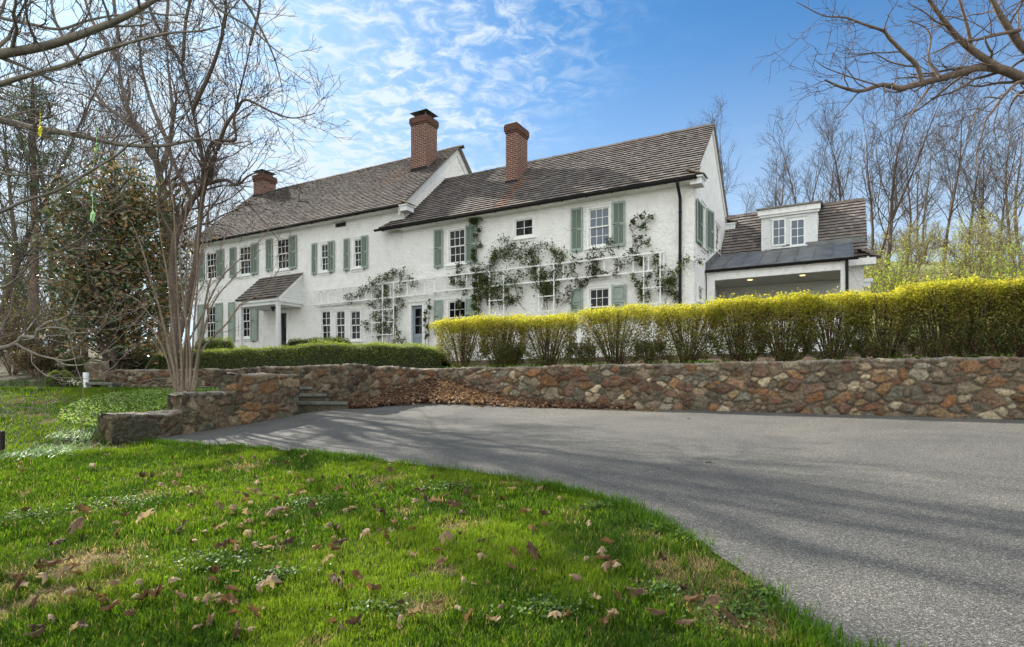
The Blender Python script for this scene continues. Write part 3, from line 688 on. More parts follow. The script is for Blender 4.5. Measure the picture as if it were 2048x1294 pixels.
# -- chimneys
def chimney(parent, a, b_, t1, ytop, hood=None):
    lx0, lx1, t0 = a[0], b_[0], (a[1]+b_[1])/2; zt = zat(ytop, lx0, t0)
    b = MB(); b.box(lx0, lx1, t0, t1, a[2]-1.6, zt-.34); ch = b.build('chimney', M['brick'], parent, HO)
    b = MB(); b.box(lx0-.03, lx1+.03, t0-.03, t1+.03, zt-.338, zt-.25); b.box(lx0-.06, lx1+.06, t0-.06, t1+.06, zt-.248, zt-.02); b.box(lx0-.03, lx1+.03, t0-.03, t1+.03, zt-.018, zt+.03); b.build('corbel', M['brick_dark'], ch, HO)
    b = MB(); 
    b.box(lx0-.02, lx1+.02, t0-.02, t0+.02, a[2]-.1, a[2]+.10); b.build('flashing', M['black_metal'], ch, HO)
    if hood:
        b = MB(); cx, cy = (lx0+lx1)/2, (t0+t1)/2; w_, d_ = (lx1-lx0)/2, (t1-t0)/2
        for sx in (-1, 1):
            for sy in (-1, 1): b.box(cx+sx*w_*.7-.02, cx+sx*w_*.7+.02, cy+sy*d_*.7-.02, cy+sy*d_*.7+.02, zt+.03, zt+.25)
        b.box(cx-w_*.68, cx+w_*.68, cy-d_*.68, cy+d_*.68, zt+.031, zt+.12)
        k = 1.12; z1 = zt+.25
        b.hexa([(cx-w_*k, cy-d_*k, z1), (cx+w_*k, cy-d_*k, z1), (cx+w_*k, cy+d_*k, z1+.0), (cx-w_*k, cy+d_*k, z1), (cx-w_*.5, cy-d_*.5, z1+.07), (cx+w_*.5, cy-d_*.5, z1+.07), (cx+w_*.5, cy+d_*.5, z1+.07), (cx-w_*.5, cy+d_*.5, z1+.07)])
        b.build('chimney_hood', M['hood_metal'], ch, HO)
m = M['brick'].copy(); m.name = 'brick_dark'; MATS['brick_dark'] = m
for n_ in m.node_tree.nodes:
    if n_.bl_idname == 'ShaderNodeTexBrick': n_.inputs['Color1'].default_value = (0.13, 0.05, 0.035, 1); n_.inputs['Color2'].default_value = (0.08, 0.035, 0.028, 1); n_.inputs['Mortar'].default_value = (0.17, 0.13, 0.11, 1)
chimney(rl, c2a, c2b, c2t, 238, True); chimney(rl, c1a, c1b, c1t, 352, True); chimney(rr, c3a, c3b, c3t, 251, False)
vp = roofpt(597, 404, -.38, EZ_L, tanL); b = MB(); b.tube((vp[0], vp[1], vp[2]-.2), (vp[0], vp[1], vp[2]+.45), .06, 10); b.build('vent_pipe', M['hood_metal'], rl, HO)
# -- gutters, downspout, cornices, rakes
def gutter(lx0, lx1, t, z, parent, r=0.065):
    b = MB(); k = 7; ring = [(t+r*math.cos(math.pi+math.pi*i/k), z+r*math.sin(math.pi+math.pi*i/k)) for i in range(k+1)]
    for i in range(k):
        b.hexa([(lx0, ring[i][0], ring[i][1]), (lx1, ring[i][0], ring[i][1]), (lx1, ring[i+1][0], ring[i+1][1]), (lx0, ring[i+1][0], ring[i+1][1]),
                (lx0, ring[i][0], ring[i][1]+.008), (lx1, ring[i][0], ring[i][1]+.008), (lx1, ring[i+1][0], ring[i+1][1]+.008), (lx0, ring[i+1][0], ring[i+1][1]+.008)])
    b.tube((lx0, t-r, z+.005), (lx1, t-r, z+.005), .012, 6)
    for X_ in (lx0, lx1-.01): b.prism([(X_, q[0], q[1]) for q in ring], (.01, 0, 0))
    u = lx0+.4
    while u < lx1-.3: b.box(u, u+.025, t-r-.004, t+r+.03, z-.075, z-.068); b.box(u, u+.025, t+r+.01, t+r+.03, z-.075, z+.03); u += .9
    return b.build('gutter', M['black_metal'], parent, HO, recalc=True)
gutter(LE-.25, LM+.05, -.45, EZ_L-.06, house); gutter(-12.9, .18, -.45, EZ_R-.06, house)
b = MB()
for (a_, c_, z) in ((LE, LM+.2, EZ_L), (LM, .1, EZ_R)):
    b.box(a_, c_, -.37, -.34, z-.15, z-.05); b.box(a_, c_, -.34, 0.0, z-.15, z-.13)
b.box(-12.6, LM, -.37, -.34, EZ_R-.15, EZ_R-.05)
b.build('eave_board', M['white_paint'], house, HO)
u_ = fac(1360.5, 450, -.08)[0]
b = MB(); pts = [(u_, -.45, EZ_R-.1), (u_, -.45, EZ_R-.2), (u_, -.10, EZ_R-.55), (u_, -.10, HG)]
for p_, q_ in zip(pts[:-1], pts[1:]): b.tube(p_, q_, .048, 10)
for z in (5.6, 4.2, 2.8): b.tube((u_, -.10, z-.03), (u_, -.10, z+.03), .056, 10)
b.build('downspout', M['black_metal'], house, HO)
def rake(lx, tc_, te, ze, zr, tn, w_=.20, parent=None, back=True):
    b = MB(); th = .05
    for s_ in ((-1, 1) if back else (-1,)):
        e = tc_+s_*(tc_-te)
        p = [(lx, e, ze-.05), (lx, tc_, zr-.05), (lx, tc_, zr-.05-w_*1.35), (lx, e+(-s_)*0.0, ze-.05-w_*1.35)]
        b.prism(p, (th, 0, 0))
    b.build('rake_board', M['weathered_paint'], house, HO)
rake(LM, TL, -.36, EZ_L, RZ_L, tanL, .27); rake(LW+.001, TW, -.1, EZ_R+.26*tanR, RZ_R, tanR, .16)
rake(LE-.06, TL, -.36, EZ_L, RZ_L, tanL, .2)
def cornice_return(lx0, lx1, t0, t1, z, capname='cornice_return', sgn=1):
    b = MB(); b.box(lx0, lx1, t0, t1, z-.28, z-.08); b.box(lx0-.0, lx1+.05, t0-.04, t1+.04, z-.08, z-.03, 0)
    o = b.build(capname, M['weathered_paint'], house, HO)
    V = []; C = []; r_ = np.random.default_rng(int(abs(lx0*10)+3))
    for k in range(3):
        ua = lx1+.10-k*.14; za = z-.02+k*.07
        n = 3
        for j in range(n):
            a = t0-.06+(t1-t0+.12)*j/n; c = t0-.06+(t1-t0+.12)*(j+1)/n-.01
            V += [(ua, a, za), (ua, c, za), (ua-.3, c, za+.10), (ua-.3, a, za+.10), (ua, a, za+.03), (ua, c, za+.03), (ua-.3, c, za+.13), (ua-.3, a, za+.13)]
            C += [np.array([0.36, 0.30, 0.24])*r_.uniform(.6, 1.1)]*8
    n = len(V)//8; b0 = np.arange(n)[:, None]*8
    f = np.concatenate([b0+np.array(q) for q in ((4,5,6,7), (0,1,5,4), (1,2,6,5), (3,0,4,7), (0,3,2,1))])
    np_mesh('return_shingles', np.array(V), [f], M['shake'], o, col=np.array(C), off=HO)
cornice_return(-.05, .30, -.36, .12, EZ_R+.02); cornice_return(-.05, .38, 2*TW-.12, 2*TW+.36, EZ_R+.0)
cornice_return(LM-.02, LM+.42, -.36, .10, EZ_L+.0)

# -- entrance porch
pr_, pz0 = fac(604, 598), 0; PR = pr_[0]; PD = -1.32
PL = fac(478, 600, PD)[0]
zE_ = zat(594, PR, PD); zT_ = zE_+1.30
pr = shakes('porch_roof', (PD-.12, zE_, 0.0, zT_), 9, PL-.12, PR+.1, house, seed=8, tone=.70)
b = MB(); slab(b, PL-.1, PR+.08, PD-.1, zE_, 0, zT_); b.build('roof_deck', M['old_wood'], pr, HO)
b = MB()
b.box(PL, PR, PD-.02, PD+.10, zE_-.30, zE_-.10); b.box(PL-.04, PR+.04, PD-.08, PD-.02, zE_-.16, zE_-.06)
for X_ in (PL, PR-.10):
    b.box(X_, X_+.10, PD+.10, 0, zE_-.30, zE_-.12); b.prism([(X_+.04, PD, zE_-.12), (X_+.04, 0, zE_-.12), (X_+.04, 0, zT_-.10), (X_+.04, PD, zE_-.05)], (.05, 0, 0))
for i in range(1, 7): z = zE_-.12+i*.16; b.box(PR-.01, PR+.006, PD+(i*.16)*PD*-.95/1.2, 0, z, z+.012)
b.box(PR-.02, PR+.06, PD-.02, 0, zE_-.18, zE_-.06); b.box(PL+.1, PR-.1, PD+.1, 0, zE_-.29, zE_-.27)
b.build('porch_beam', M['weathered_paint'], house, HO)
b = MB(); n_ = math.hypot(-PD, zT_-zE_); b.prism([(PR-.005, PD-.12, zE_-.02), (PR-.005, 0, zT_-.02), (PR-.005, 0, zT_-.20), (PR-.005, PD+.02, zE_-.14)], (.05, 0, 0)); b.build('porch_rake', M['white_paint'], house, HO)
for X_ in (PL+.01, PR-.15):
    b = MB(); b.box(X_, X_+.14, PD-.01, PD+.13, HG, zE_-.30); b.box(X_-.02, X_+.16, PD-.03, PD+.15, zE_-.36, zE_-.31); b.build('porch_post', M['weathered_paint'], house, HO)
b = MB(); b.tube(((PL+PR)/2+.3, PD/2-.1, zE_-.28), ((PL+PR)/2+.3, PD/2-.1, zE_-.40), .10, 10); b.tube(((PL+PR)/2+.3, PD/2-.1, zE_-.40), ((PL+PR)/2+.3, PD/2-.1, zE_-.50), .06, 8); b.build('porch_lantern', M['iron'], house, HO)
b = MB(); b.box(PL-.1, PR+.1, PD-.25, 0, HG-.3, HG+.16); b.build('porch_floor', M['flagstone'], house, HO)
# -- doors
def door(q, open_=False, colour='blue_paint'):
    u0, u1, z0, z1 = q
    b = MB(fr_f); c = .13
    b.box(u0-c, u0, -.08, .035, z0, z1+c); b.box(u1, u1+c, -.08, .035, z0, z1+c); b.box(u0, u1, -.08, .033, z1, z1+c); b.box(u0-c-.05, u1+c+.05, 0, .07, z1+c, z1+c+.05)
    b.box(u0-c, u1+c, -.05, .12, z0-.15, z0)
    fr_ = b.build('door_frame', M['white_paint'], house, HO)
    b = MB(fr_f); n = -.10; st_ = .11
    b.box(u0, u0+st_, n-.04, n, z0, z1); b.box(u1-st_, u1, n-.04, n, z0, z1)
    zs = [z0, z0+.25, z0+.95, z0+1.10, z1-.12, z1]; b.box(u0+st_, u1-st_, n-.04, n-.001, z0, z0+.22); b.box(u0+st_, u1-st_, n-.04, n-.001, z0+.9, z0+1.05); b.box(u0+st_, u1-st_, n-.04, n-.001, z1-.12, z1)
    b.box(u0+st_, u1-st_, n-.03, n-.018, z0+.22, z0+.9)
    um = (u0+u1)/2; b.box(um-.04, um+.04, n-.04, n-.002, z0+.22, z0+.9)
    for k in (1, 2): z = z0+1.05+(z1-.12-z0-1.05)*k/3; b.box(u0+st_, u1-st_, n-.03, n-.004, z-.012, z+.012)
    d_ = b.build('door', M[colour], house, HO)
    b = MB(fr_f); b.box(u0+st_, u1-st_, n-.02, n-.015, z0+1.05, z1-.12); b.build('pane', M['glass'], d_, HO)
    b = MB(fr_f); b.box(u1-.07, u1-.04, n, n+.02, z0+.98, z0+1.10); b.tube((u1-.055, n+.0, z0+1.04), (u1-.055, n+.06, z0+1.04), .022, 8); b.build('handle', M['iron'], d_, HO)
door(d2); door(d1, colour='iron')

# -- service wing at the right: shed porch, dormer, steep roof
KX = 4.75
b = MB(); T0, T1, TR, ZR_, ZE2 = 4.1, 8.9, 6.5, 7.05, 4.62
b.poly([(0, T0, HG-.6), (KX, T0, HG-.6), (KX, T0, ZE2), (0, T0, ZE2)])
b.poly([(KX, T0, HG-.6), (KX, T1, HG-.6), (KX, T1, ZE2), (KX, TR, ZR_-.08), (KX, T0, ZE2)])
b.poly([(KX, T1, HG-.6), (-1, T1, HG-.6), (-1, T1, ZE2), (KX, T1, ZE2)])
b.build('wall', M['stucco'], house, HO, recalc=False)
EZ3 = ZR_-(TR-3.85)*1.0
def lxw(k):
    t = 3.85+(TR-3.85)*k/19
    return (0.02 if t < 5.75 else -1.0, KX+.12)
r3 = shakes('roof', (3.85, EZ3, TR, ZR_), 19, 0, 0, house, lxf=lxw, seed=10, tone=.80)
b = MB(); slab(b, .02, KX+.1, 3.87, EZ3, TR, ZR_); slab(b, -1, KX+.1, 2*TR-3.87, EZ3, TR, ZR_); b.build('roof_deck', M['old_wood'], r3, HO)
ridge_cap(-.9, KX+.0, TR, ZR_+.01, r3)
b = MB(); b.box(4.3, KX+.35, 3.82, 4.15, EZ3-.28, EZ3-.06); b.box(KX+.001, KX+.06, 4.15, 4.35, EZ3-.28, EZ3+.2)
b.prism([(KX+.001, 3.9, EZ3-.02), (KX+.001, TR, ZR_-.04), (KX+.001, TR, ZR_-.24), (KX+.001, 4.1, EZ3-.02)], (.04, 0, 0))
b.build('cornice', M['white_paint'], house, HO)
cr = (KX-.02, KX+.42)
V = []; C = []; r_ = np.random.default_rng(4)
for k in range(4):
    for j in range(4):
        ua, ub = KX+.45-.12*k-.28, KX+.5-.12*k; a = 3.78+.14*j; c = a+.13; za = EZ3-.05+k*.075
        V += [(ub, a, za), (ub, c, za), (ua, c, za+.09), (ua, a, za+.09), (ub, a, za+.03), (ub, c, za+.03), (ua, c, za+.12), (ua, a, za+.12)]; C += [np.array([0.24, 0.21, 0.19])*r_.uniform(.6, 1.1)]*8
n = len(V)//8; b0 = np.arange(n)[:, None]*8
np_mesh('return_shingles', np.array(V), [np.concatenate([b0+np.array(q) for q in ((4,5,6,7), (0,1,5,4), (1,2,6,5), (3,0,4,7), (0,3,2,1))])], M['shake'], r3, col=np.array(C), off=HO)
# metal shed roof
mt0, mz0, mt1, mz1, mk = 1.73, 4.05, 4.46, 5.08, 4.43
b = MB(); slab(b, .01, mk, mt0, mz0, mt1, mz1, .05)
for k in range(9):
    X_ = .03+(mk-.06)*k/8.0
    b.hexa([(X_-.012, mt0, mz0), (X_+.012, mt0, mz0), (X_+.012, mt1, mz1), (X_-.012, mt1, mz1), (X_-.012, mt0, mz0+.035), (X_+.012, mt0, mz0+.035), (X_+.012, mt1, mz1+.035), (X_-.012, mt1, mz1+.035)])
b.hexa([(.005, mt0+.02, mz0), (.03, mt0+.02, mz0), (.03, mt1, mz1), (.005, mt1, mz1), (.005, mt0+.02, mz0+.22), (.03, mt0+.02, mz0+.22), (.03, mt1, mz1+.22), (.005, mt1, mz1+.22)])
mroof = b.build('metal_roof', M['bronze_metal_roof'], house, HO)
b = MB(); b.box(2.2, KX+.05, mt1-.05, mt1+.05, mz1-.05, mz1+.12); b.build('flashing', M['bronze_metal_roof'], mroof, HO)
gutter(.02, mk+.12, mt0-.06, mz0-.07, house)
u_ = fac(1694, 540, mt0+.05)[0]
b = MB(); b.tube((u_, mt0-.02, mz0-.08), (u_, mt0-.02, HG), .045, 10); b.build('downspout', M['black_metal'], house, HO)
# porch frame: beam, posts, ceiling, knee wall of clapboards, rear wall with panels
b = MB(); kb = fac(1690, 540, mt0+.12)[0]
b.box(.05, kb, mt0+.06, mt0+.22, 3.66, 3.96); b.box(.02, kb+.03, mt0+.02, mt0+.06, 3.88, 3.98)
b.box(.05, .30, mt0+.07, mt0+.21, HG, 3.66); b.box(kb-.12, kb, mt0+.07, mt0+.21, HG, 3.66)
b.box(kb-.1, kb-.002, mt0+.22, T0, 3.66, 3.94)
b.build('porch_frame', M['white_paint'], house, HO)
b = MB(); b.box(.05, kb-.1, mt0+.22, T0, 3.72, 3.76); b.box(.05, kb-.1, T0-.06, T0-.02, HG, 3.72)
for k in range(3):
    a_ = .35+k*1.25; b.box(a_, a_+1.05, T0-.09, T0-.06, 1.2, 3.2); b.box(a_+.08, a_+.97, T0-.10, T0-.09, 1.3, 3.1)
b.box(.05, kb-.1, T0-.08, T0-.06, 3.45, 3.50)
b.build('porch_ceiling', M['soffit_grey'], house, HO)
b = MB()
for k in range(11): z = HG-.1+k*.12; b.hexa([(.30, mt0+.10, z), (kb-.12, mt0+.10, z), (kb-.12, mt0+.16, z), (.30, mt0+.16, z), (.30, mt0+.125, z+.122), (kb-.12, mt0+.125, z+.122), (kb-.12, mt0+.16, z+.122), (.30, mt0+.16, z+.122)])
b.build('clapboard_panel', M['white_paint'], house, HO)
for (x_, y_) in ((1500, 559.5), (1605, 550.5)):
    r = (x_-CX)/FL; q = (CY-y_)/FL; Z = 3.715/q; X = r*Z; lx_ = (X-OX)*hx+(Z-OY)*hy; t_ = (X-OX)*vx+(Z-OY)*vy
    b = MB(); b.tube((lx_, t_, 3.700), (lx_, t_, 3.718), .085, 16); b.build('recessed_light', M['lamp_glow'], house, HO)
# dormer
dt_ = 4.42
da = fac(1522.5, 470, dt_)[0]; db = fac(1635, 470, dt_)[0]; dz1 = fac(1580, 425, dt_)[1]; dz0 = mz1-.02
b = MB(); b.box(da, db, dt_, dt_+2.3, dz0-.3, dz1)
dr = b.build('dormer', M['weathered_paint'], house, HO)
b = MB(); b.box(da-.10, db+.10, dt_-.16, dt_+.02, dz1-.02, dz1+.17); b.box(da-.06, db+.06, dt_-.10, dt_-.002, dz1-.10, dz1-.02); b.build('dormer_eave', M['white_paint'], dr, HO)
b = MB(); b.hexa([(da-.16, dt_-.22, dz1+.175), (db+.16, dt_-.22, dz1+.175), (db+.16, dt_+2.1, dz1+.62), (da-.16, dt_+2.1, dz1+.62), (da-.16, dt_-.22, dz1+.23), (db+.16, dt_-.22, dz1+.23), (db+.16, dt_+2.1, dz1+.68), (da-.16, dt_+2.1, dz1+.68)]); b.build('dormer_roof', M['old_wood'], dr, HO)
for (x0, x1) in ((1544, 1572), (1580, 1611)):
    u0, u1 = fac(x0, 470, dt_)[0], fac(x1, 470, dt_)[0]; z1, z0 = fac((x0+x1)/2, 438, dt_)[1], fac((x0+x1)/2, 492, dt_)[1]
    b = MB(); f = .055; n0 = dt_-.05
    b.box(u0, u0+f, n0, dt_, z0, z1); b.box(u1-f, u1, n0, dt_, z0, z1); b.box(u0+f, u1-f, n0, dt_, z0, z0+f); b.box(u0+f, u1-f, n0, dt_, z1-f, z1)
    um = (u0+u1)/2; b.box(um-.011, um+.011, n0+.01, dt_-.005, z0+f, z1-f)
    for k in (1, 2): z = z0+f+(z1-z0-2*f)*k/3; b.box(u0+f, u1-f, n0+.012, dt_-.004, z-.011, z+.011)
    o = b.build('dormer_window', M['white_paint'], dr, HO)
    b = MB(); b.box(u0+f, u1-f, n0+.025, n0+.03, z0+f, z1-f); b.build('pane', M['glass_sky'], o, HO)
b = MB(); u0, u1 = fac(1540, 470, dt_)[0], fac(1615, 470, dt_)[0]; z = fac(1577, 493.5, dt_)[1]; b.box(u0, u1, dt_-.09, dt_, z-.05, z); z = fac(1577, 436, dt_)[1]; b.box(u0, u1, dt_-.04, dt_-.001, z, z+.07); b.build('dormer_trim', M['weathered_paint'], dr, HO)
# rear lean-to eave just past the corner
b = MB(); b.box(KX, KX+.35, 6.2, 8.6, 3.9, 4.02); b.box(KX, KX+.28, 6.25, 8.6, 3.72, 3.9); b.build('lean_to_eave', M['weathered_paint'], house, HO)
# flood light at the far left corner
u_, z_ = fac(386, 506, -.12); b = MB(); b.box(u_-.05, u_+.05, -.10, 0, z_-.05, z_+.05); b.tube((u_, -.12, z_), (u_-.02, -.24, z_-.04), .07, 10); fl = b.build('flood_light', M['iron'], house, HO)
b = MB(); b.tube((u_-.02, -.241, z_-.04), (u_-.021, -.25, z_-.043), .055, 12); b.build('lens', M['lamp_glow'], fl, HO)

# ---------------------------------------------------------------- trellis
def hp(px, py, t): lx, z = fac(px, py, t); return np.array([OX+lx*hx+t*vx, OY+lx*hy+t*vy, z])
tro = (OX, OY, HG)
def rails(b, x0, y0, x1, y1, t, s=.027):
    (a, za), (c, zc_) = fac(x0, y0, t), fac(x1, y1, t); z = (za+zc_)/2; b.box(a, c, t-s, t+s, z-s, z+s); return a, c, z
def trellis(label, x0, ya0, x1, ya1, yb0, yb1, step, posts, extra):
    root = empty('trellis', tuple(hp((x0+x1)/2, (ya0+ya1)/2, 0)*[1, 1, 0]+[0, 0, HG]), HRZ, label=label, cat='trellis', group='white wooden trellises fixed to the house front')
    inv = root.location; lx_off = (inv.x-OX)*hx+(inv.y-OY)*hy; o_ = (lx_off, 0, HG)
    b = MB(); a, c, zt = rails(b, x0, ya0, x1, ya1, -.24); _, _, zb = rails(b, x0, yb0, x1, yb1, -.24); b.build('rail', M['white_paint'], root, o_)
    n = max(2, int((c-a)/step))
    for i in range(n+1):
        u = a+(c-a)*i/n; b = MB(); b.box(u-.02, u+.02, -.204, -.17, zb-.05, zt+.01); b.box(u-.012, u+.012, -.17, 0, zb-.03, zb-.008)
        b.build('slat', M['white_paint'], root, o_)
    for (p0, p1, ztop) in posts:
        b = MB(); ua, ub = fac(p0, 600, -.2)[0], fac(p1, 600, -.2)[0]; zt2 = zt if ztop is None else ztop
        for u in ((ua, ub) if p1-p0 < 34 else (ua, (ua+ub)/2, ub)): b.box(u-.02, u+.02, -.310, -.277, HG, zt2)
        z = HG+.2
        while z < zb-.15: b.box(ua-.05, ub+.05, -.336, -.311, z-.018, z+.018); z += .52
        b.build('ladder', M['white_paint'], root, o_)
trellis('white ladder trellis over the triple window and blue door, left stretch', 626, 583, 866, 555.5, 611, 585.5, .42, [(747, 790, None)], None)
trellis('white ladder trellis running over both small lower windows, right stretch', 868, 555.5, 1327, 503, 585, 537.5, .48, [(981.5, 1009.5, None), (1080, 1110, None), (1289, 1322, None)], None)

# ---------------------------------------------------------------- branching plants
def tubes(polys, k, colf=None):
    """polys: list of (pts(n,3), rad(n)); one vertex/face array"""
    groups = {}
    for p, r in polys: groups.setdefault(len(p), []).append((p, r))
    Vs, Fs, b = [], [], 0
    for n, lst in groups.items():
        P = np.array([q[0] for q in lst]); Rr = np.array([q[1] for q in lst]); m_ = len(lst)
        T = np.gradient(P, axis=1); T /= np.linalg.norm(T, axis=2, keepdims=True)+1e-9
        ref = np.where(np.abs(T[..., 2:3]) > .9, np.array([1., 0, 0]), np.array([0, 0, 1.]))
        A = np.cross(T, ref); A /= np.linalg.norm(A, axis=2, keepdims=True)+1e-9; B = np.cross(T, A)
        an = np.arange(k)*2*np.pi/k
        V = P[:, :, None]+(A[:, :, None]*np.cos(an)[None, None, :, None]+B[:, :, None]*np.sin(an)[None, None, :, None])*Rr[:, :, None, None]
        i = np.arange(m_*n*k).reshape(m_, n, k)+b; j = np.roll(i, -1, axis=2)
        Fs.append(np.stack([i[:, :-1], j[:, :-1], j[:, 1:], i[:, 1:]], -1).reshape(-1, 4)); Vs.append(V.reshape(-1, 3)); b += V[..., 0].size
    return (np.concatenate(Vs), np.concatenate(Fs)) if Vs else (np.zeros((0, 3)), np.zeros((0, 4), int))
def poly_seg(r_, p, d, Ln, r0, r1, n, wig, trop):
    P = [np.array(p, float)]; d = np.array(d, float); d /= np.linalg.norm(d)+1e-9
    for i in range(n):
        d = d+r_.normal(0, wig, 3)+np.array(trop)*(1.0/n); d /= np.linalg.norm(d)
        P.append(P[-1]+d*Ln/n)
    return np.array(P), np.linspace(r0, r1, n+1)
def rdir(r_, t, ang):
    a = r_.normal(0, 1, 3); a -= a.dot(t)*t; a /= np.linalg.norm(a)+1e-9
    return t*math.cos(ang)+a*math.sin(ang)
def spawn(r_, out, P, Rr, lv, spec, rmin=0.0025):
    """spec[lv] = dict(dens per metre, len, ang, n, wig, trop, start)"""
    if lv >= len(spec): return
    s = spec[lv]; seg_ = np.linalg.norm(np.diff(P, axis=0), axis=1); Lt = seg_.sum(); cum = np.concatenate([[0], np.cumsum(seg_)])
    n = s['num'] if 'num' in s else max(1, int(Lt*s['dens']*r_.uniform(.8, 1.2)+r_.random()))
    for i in range(n):
        u = s.get('start', .15)+(1-s.get('start', .15))*((i+r_.random())/n); q = u*Lt; j = min(np.searchsorted(cum, q)-1, len(seg_)-1); j = max(j, 0)
        f = (q-cum[j])/(seg_[j]+1e-9); p = P[j]*(1-f)+P[j+1]*f; r = Rr[j]*(1-f)+Rr[j+1]*f; t = (P[j+1]-P[j])/(seg_[j]+1e-9)
        ln = s['len']*r_.uniform(.55, 1.2)*(1-s.get('taper', .5)*u); rr_ = max(r*s.get('rr', .6)*r_.uniform(.7, 1), rmin)
        dd = rdir(r_, t, s['ang']*r_.uniform(.7, 1.3)); dd = dd+np.array(s.get('bias', (0, 0, 0)))
        Q = poly_seg(r_, p, dd, ln, rr_, max(rr_*.35, rmin*.7), s['n'], s['wig'], s['trop']); out[min(lv, 2)].append(Q)
        spawn(r_, out, Q[0], Q[1], lv+1, spec, rmin)
def bark_cols(V, c, seed=0):
    f = fbm(V[:, 0]*3+V[:, 2]*1.3, V[:, 1]*3+V[:, 2]*2.1, seed)[:, None]
    return np.array(c)*(0.6+0.8*f)
def bare_tree(name, base, limbs, spec, label, colr=(0.13, 0.105, 0.085), seed=1, group=None, cat='tree', rmin=.0025, twigc=None, kk=7):
    """limbs: list of (pts,radii) in world metres; children grown from them"""
    r_ = np.random.default_rng(seed); out = [[], [], []]
    for P, Rr in limbs: spawn(r_, out, np.array(P), np.array(Rr), 0, spec, rmin)
    root = empty(name, tuple(base), label=label, cat=cat, group=group)
    V, f = tubes([(smooth_poly(P, 4), smooth_rad(Rr, P, 4)) for P, Rr in limbs], kk+1); np_mesh('trunk', V, [f], M['bark'], root, bark_cols(V, colr), True, base)
    V1, f1 = tubes(out[0], 5); V2, f2 = tubes(out[1]+out[2], 3)
    tcx = twigc or tuple(x*.85 for x in colr)
    V = np.concatenate([V1, V2]); f = np.concatenate([f1, f2+len(V1)])
    np_mesh('crown', V, [f], M['bark'], root, np.concatenate([bark_cols(V1, colr), bark_cols(V2, tcx)]), True, base)
    return root, out
def smooth_poly(P, k):
    P = np.array(P, float); n = len(P)
    if n < 3: return P
    t = np.arange(n); tt = np.linspace(0, n-1, (n-1)*k+1); res = np.empty((len(tt), 3))
    Pp = np.vstack([2*P[0]-P[1], P, 2*P[-1]-P[-2]])
    for a, u in enumerate(tt):
        i = min(int(u), n-2); f = u-i; p0, p1, p2, p3 = Pp[i], Pp[i+1], Pp[i+2], Pp[i+3]
        res[a] = .5*((2*p1)+(-p0+p2)*f+(2*p0-5*p1+4*p2-p3)*f*f+(-p0+3*p1-3*p2+p3)*f**3)
    return res
def smooth_rad(Rr, P, k):
    n = len(P); 
    if n < 3: return np.array(Rr, float)
    return np.interp(np.linspace(0, n-1, (n-1)*k+1), np.arange(n), Rr)
def pxl(pts, Z, r0, r1):
    """pixel polyline at depth Z (number or (Za,Zb)) -> limb"""
    n = len(pts); Zs = np.linspace(Z[0], Z[1], n) if isinstance(Z, tuple) else np.full(n, Z)
    P = smooth_poly(np.array([ray(p[0], p[1], z) for p, z in zip(pts, Zs)]), 3)
    return P, np.linspace(r0, r1, len(P))
def leafmesh(C, size, asp, cols, r_, up=0.3, fold=0.25):
    """C (n,3) centres -> V,F,col ; folded rhombic leaves"""
    n = len(C); d = r_.normal(0, 1, (n, 3)); d[:, 2] = d[:, 2]*.6; d /= np.linalg.norm(d, axis=1, keepdims=True)
    nn = r_.normal(0, 1, (n, 3)); nn[:, 2] += up*3; nn -= (nn*d).sum(1, keepdims=True)*d; nn /= np.linalg.norm(nn, axis=1, keepdims=True)
    s = np.cross(d, nn); sz = (size*r_.uniform(.6, 1.25, n))[:, None]
    V = np.stack([C-d*sz*.5, C+s*sz*asp*.5+nn*sz*fold*.4, C+d*sz*.5, C-s*sz*asp*.5+nn*sz*fold*.4], 1).reshape(-1, 3)
    b0 = np.arange(n)[:, None]*4; F_ = np.concatenate([b0+np.array([0, 1, 2]), b0+np.array([0, 2, 3])])
    return V, F_, np.repeat(cols, 4, axis=0)
def pick(r_, pal, n, jit=.25):
    pal = np.array([p[:3] for p in pal]), np.array([p[3] for p in pal], float); w_ = pal[1]/pal[1].sum()
    return pal[0][r_.choice(len(w_), n, p=w_)]*r_.uniform(1-jit, 1+jit, (n, 1))

# -- magnolia at the far left whose limbs reach into the frame
TW1 = [dict(dens=4.8, len=1.25, ang=.75, n=6, wig=.16, trop=(0, 0, .35), rr=.5, start=.05), dict(dens=5.0, len=.5, ang=.7, n=5, wig=.17, trop=(0, 0, .5), rr=.6), dict(dens=5.5, len=.22, ang=.7, n=4, wig=.15, trop=(0, 0, .5), rr=.7)]
B1 = (-7.6, 6.2, float(H(-7.6, 6.2)))
def tk(*pp): return [np.array(p, float) for p in pp]
lm = []
lm.append((np.array(tk((-7.6, 6.2, B1[2]), (-7.5, 6.2, .8), (-7.2, 6.1, 2.6), (-7.1, 6.2, 4.6), (-7.3, 6.3, 7.5))), np.array([.19, .16, .13, .10, .03])))
hook = (-7.15, 6.1)
def limb(pts, Z, r0, r1, zroot):
    P, Rr = pxl(pts, Z, r0, r1); P = np.vstack([[hook[0], hook[1], zroot], P]); return P, np.concatenate([[r0*1.1], Rr])
lm.append(limb([(-60, 118), (0, 108), (90, 92), (170, 66), (240, 38), (300, 5), (370, -40), (450, -120)], (5.9, 5.4), .05, .012, 3.1))
lm.append(limb([(-60, 190), (0, 168), (60, 150), (130, 130), (200, 104), (270, 82), (340, 66), (400, 62), (440, 52)], (5.6, 4.9), .026, .005, 2.7))
lm.append(limb([(-60, 232), (0, 240), (60, 255), (120, 264), (180, 276), (250, 290), (330, 291), (400, 278), (450, 288), (500, 282)], (6.2, 6.6), .042, .006, 2.6))
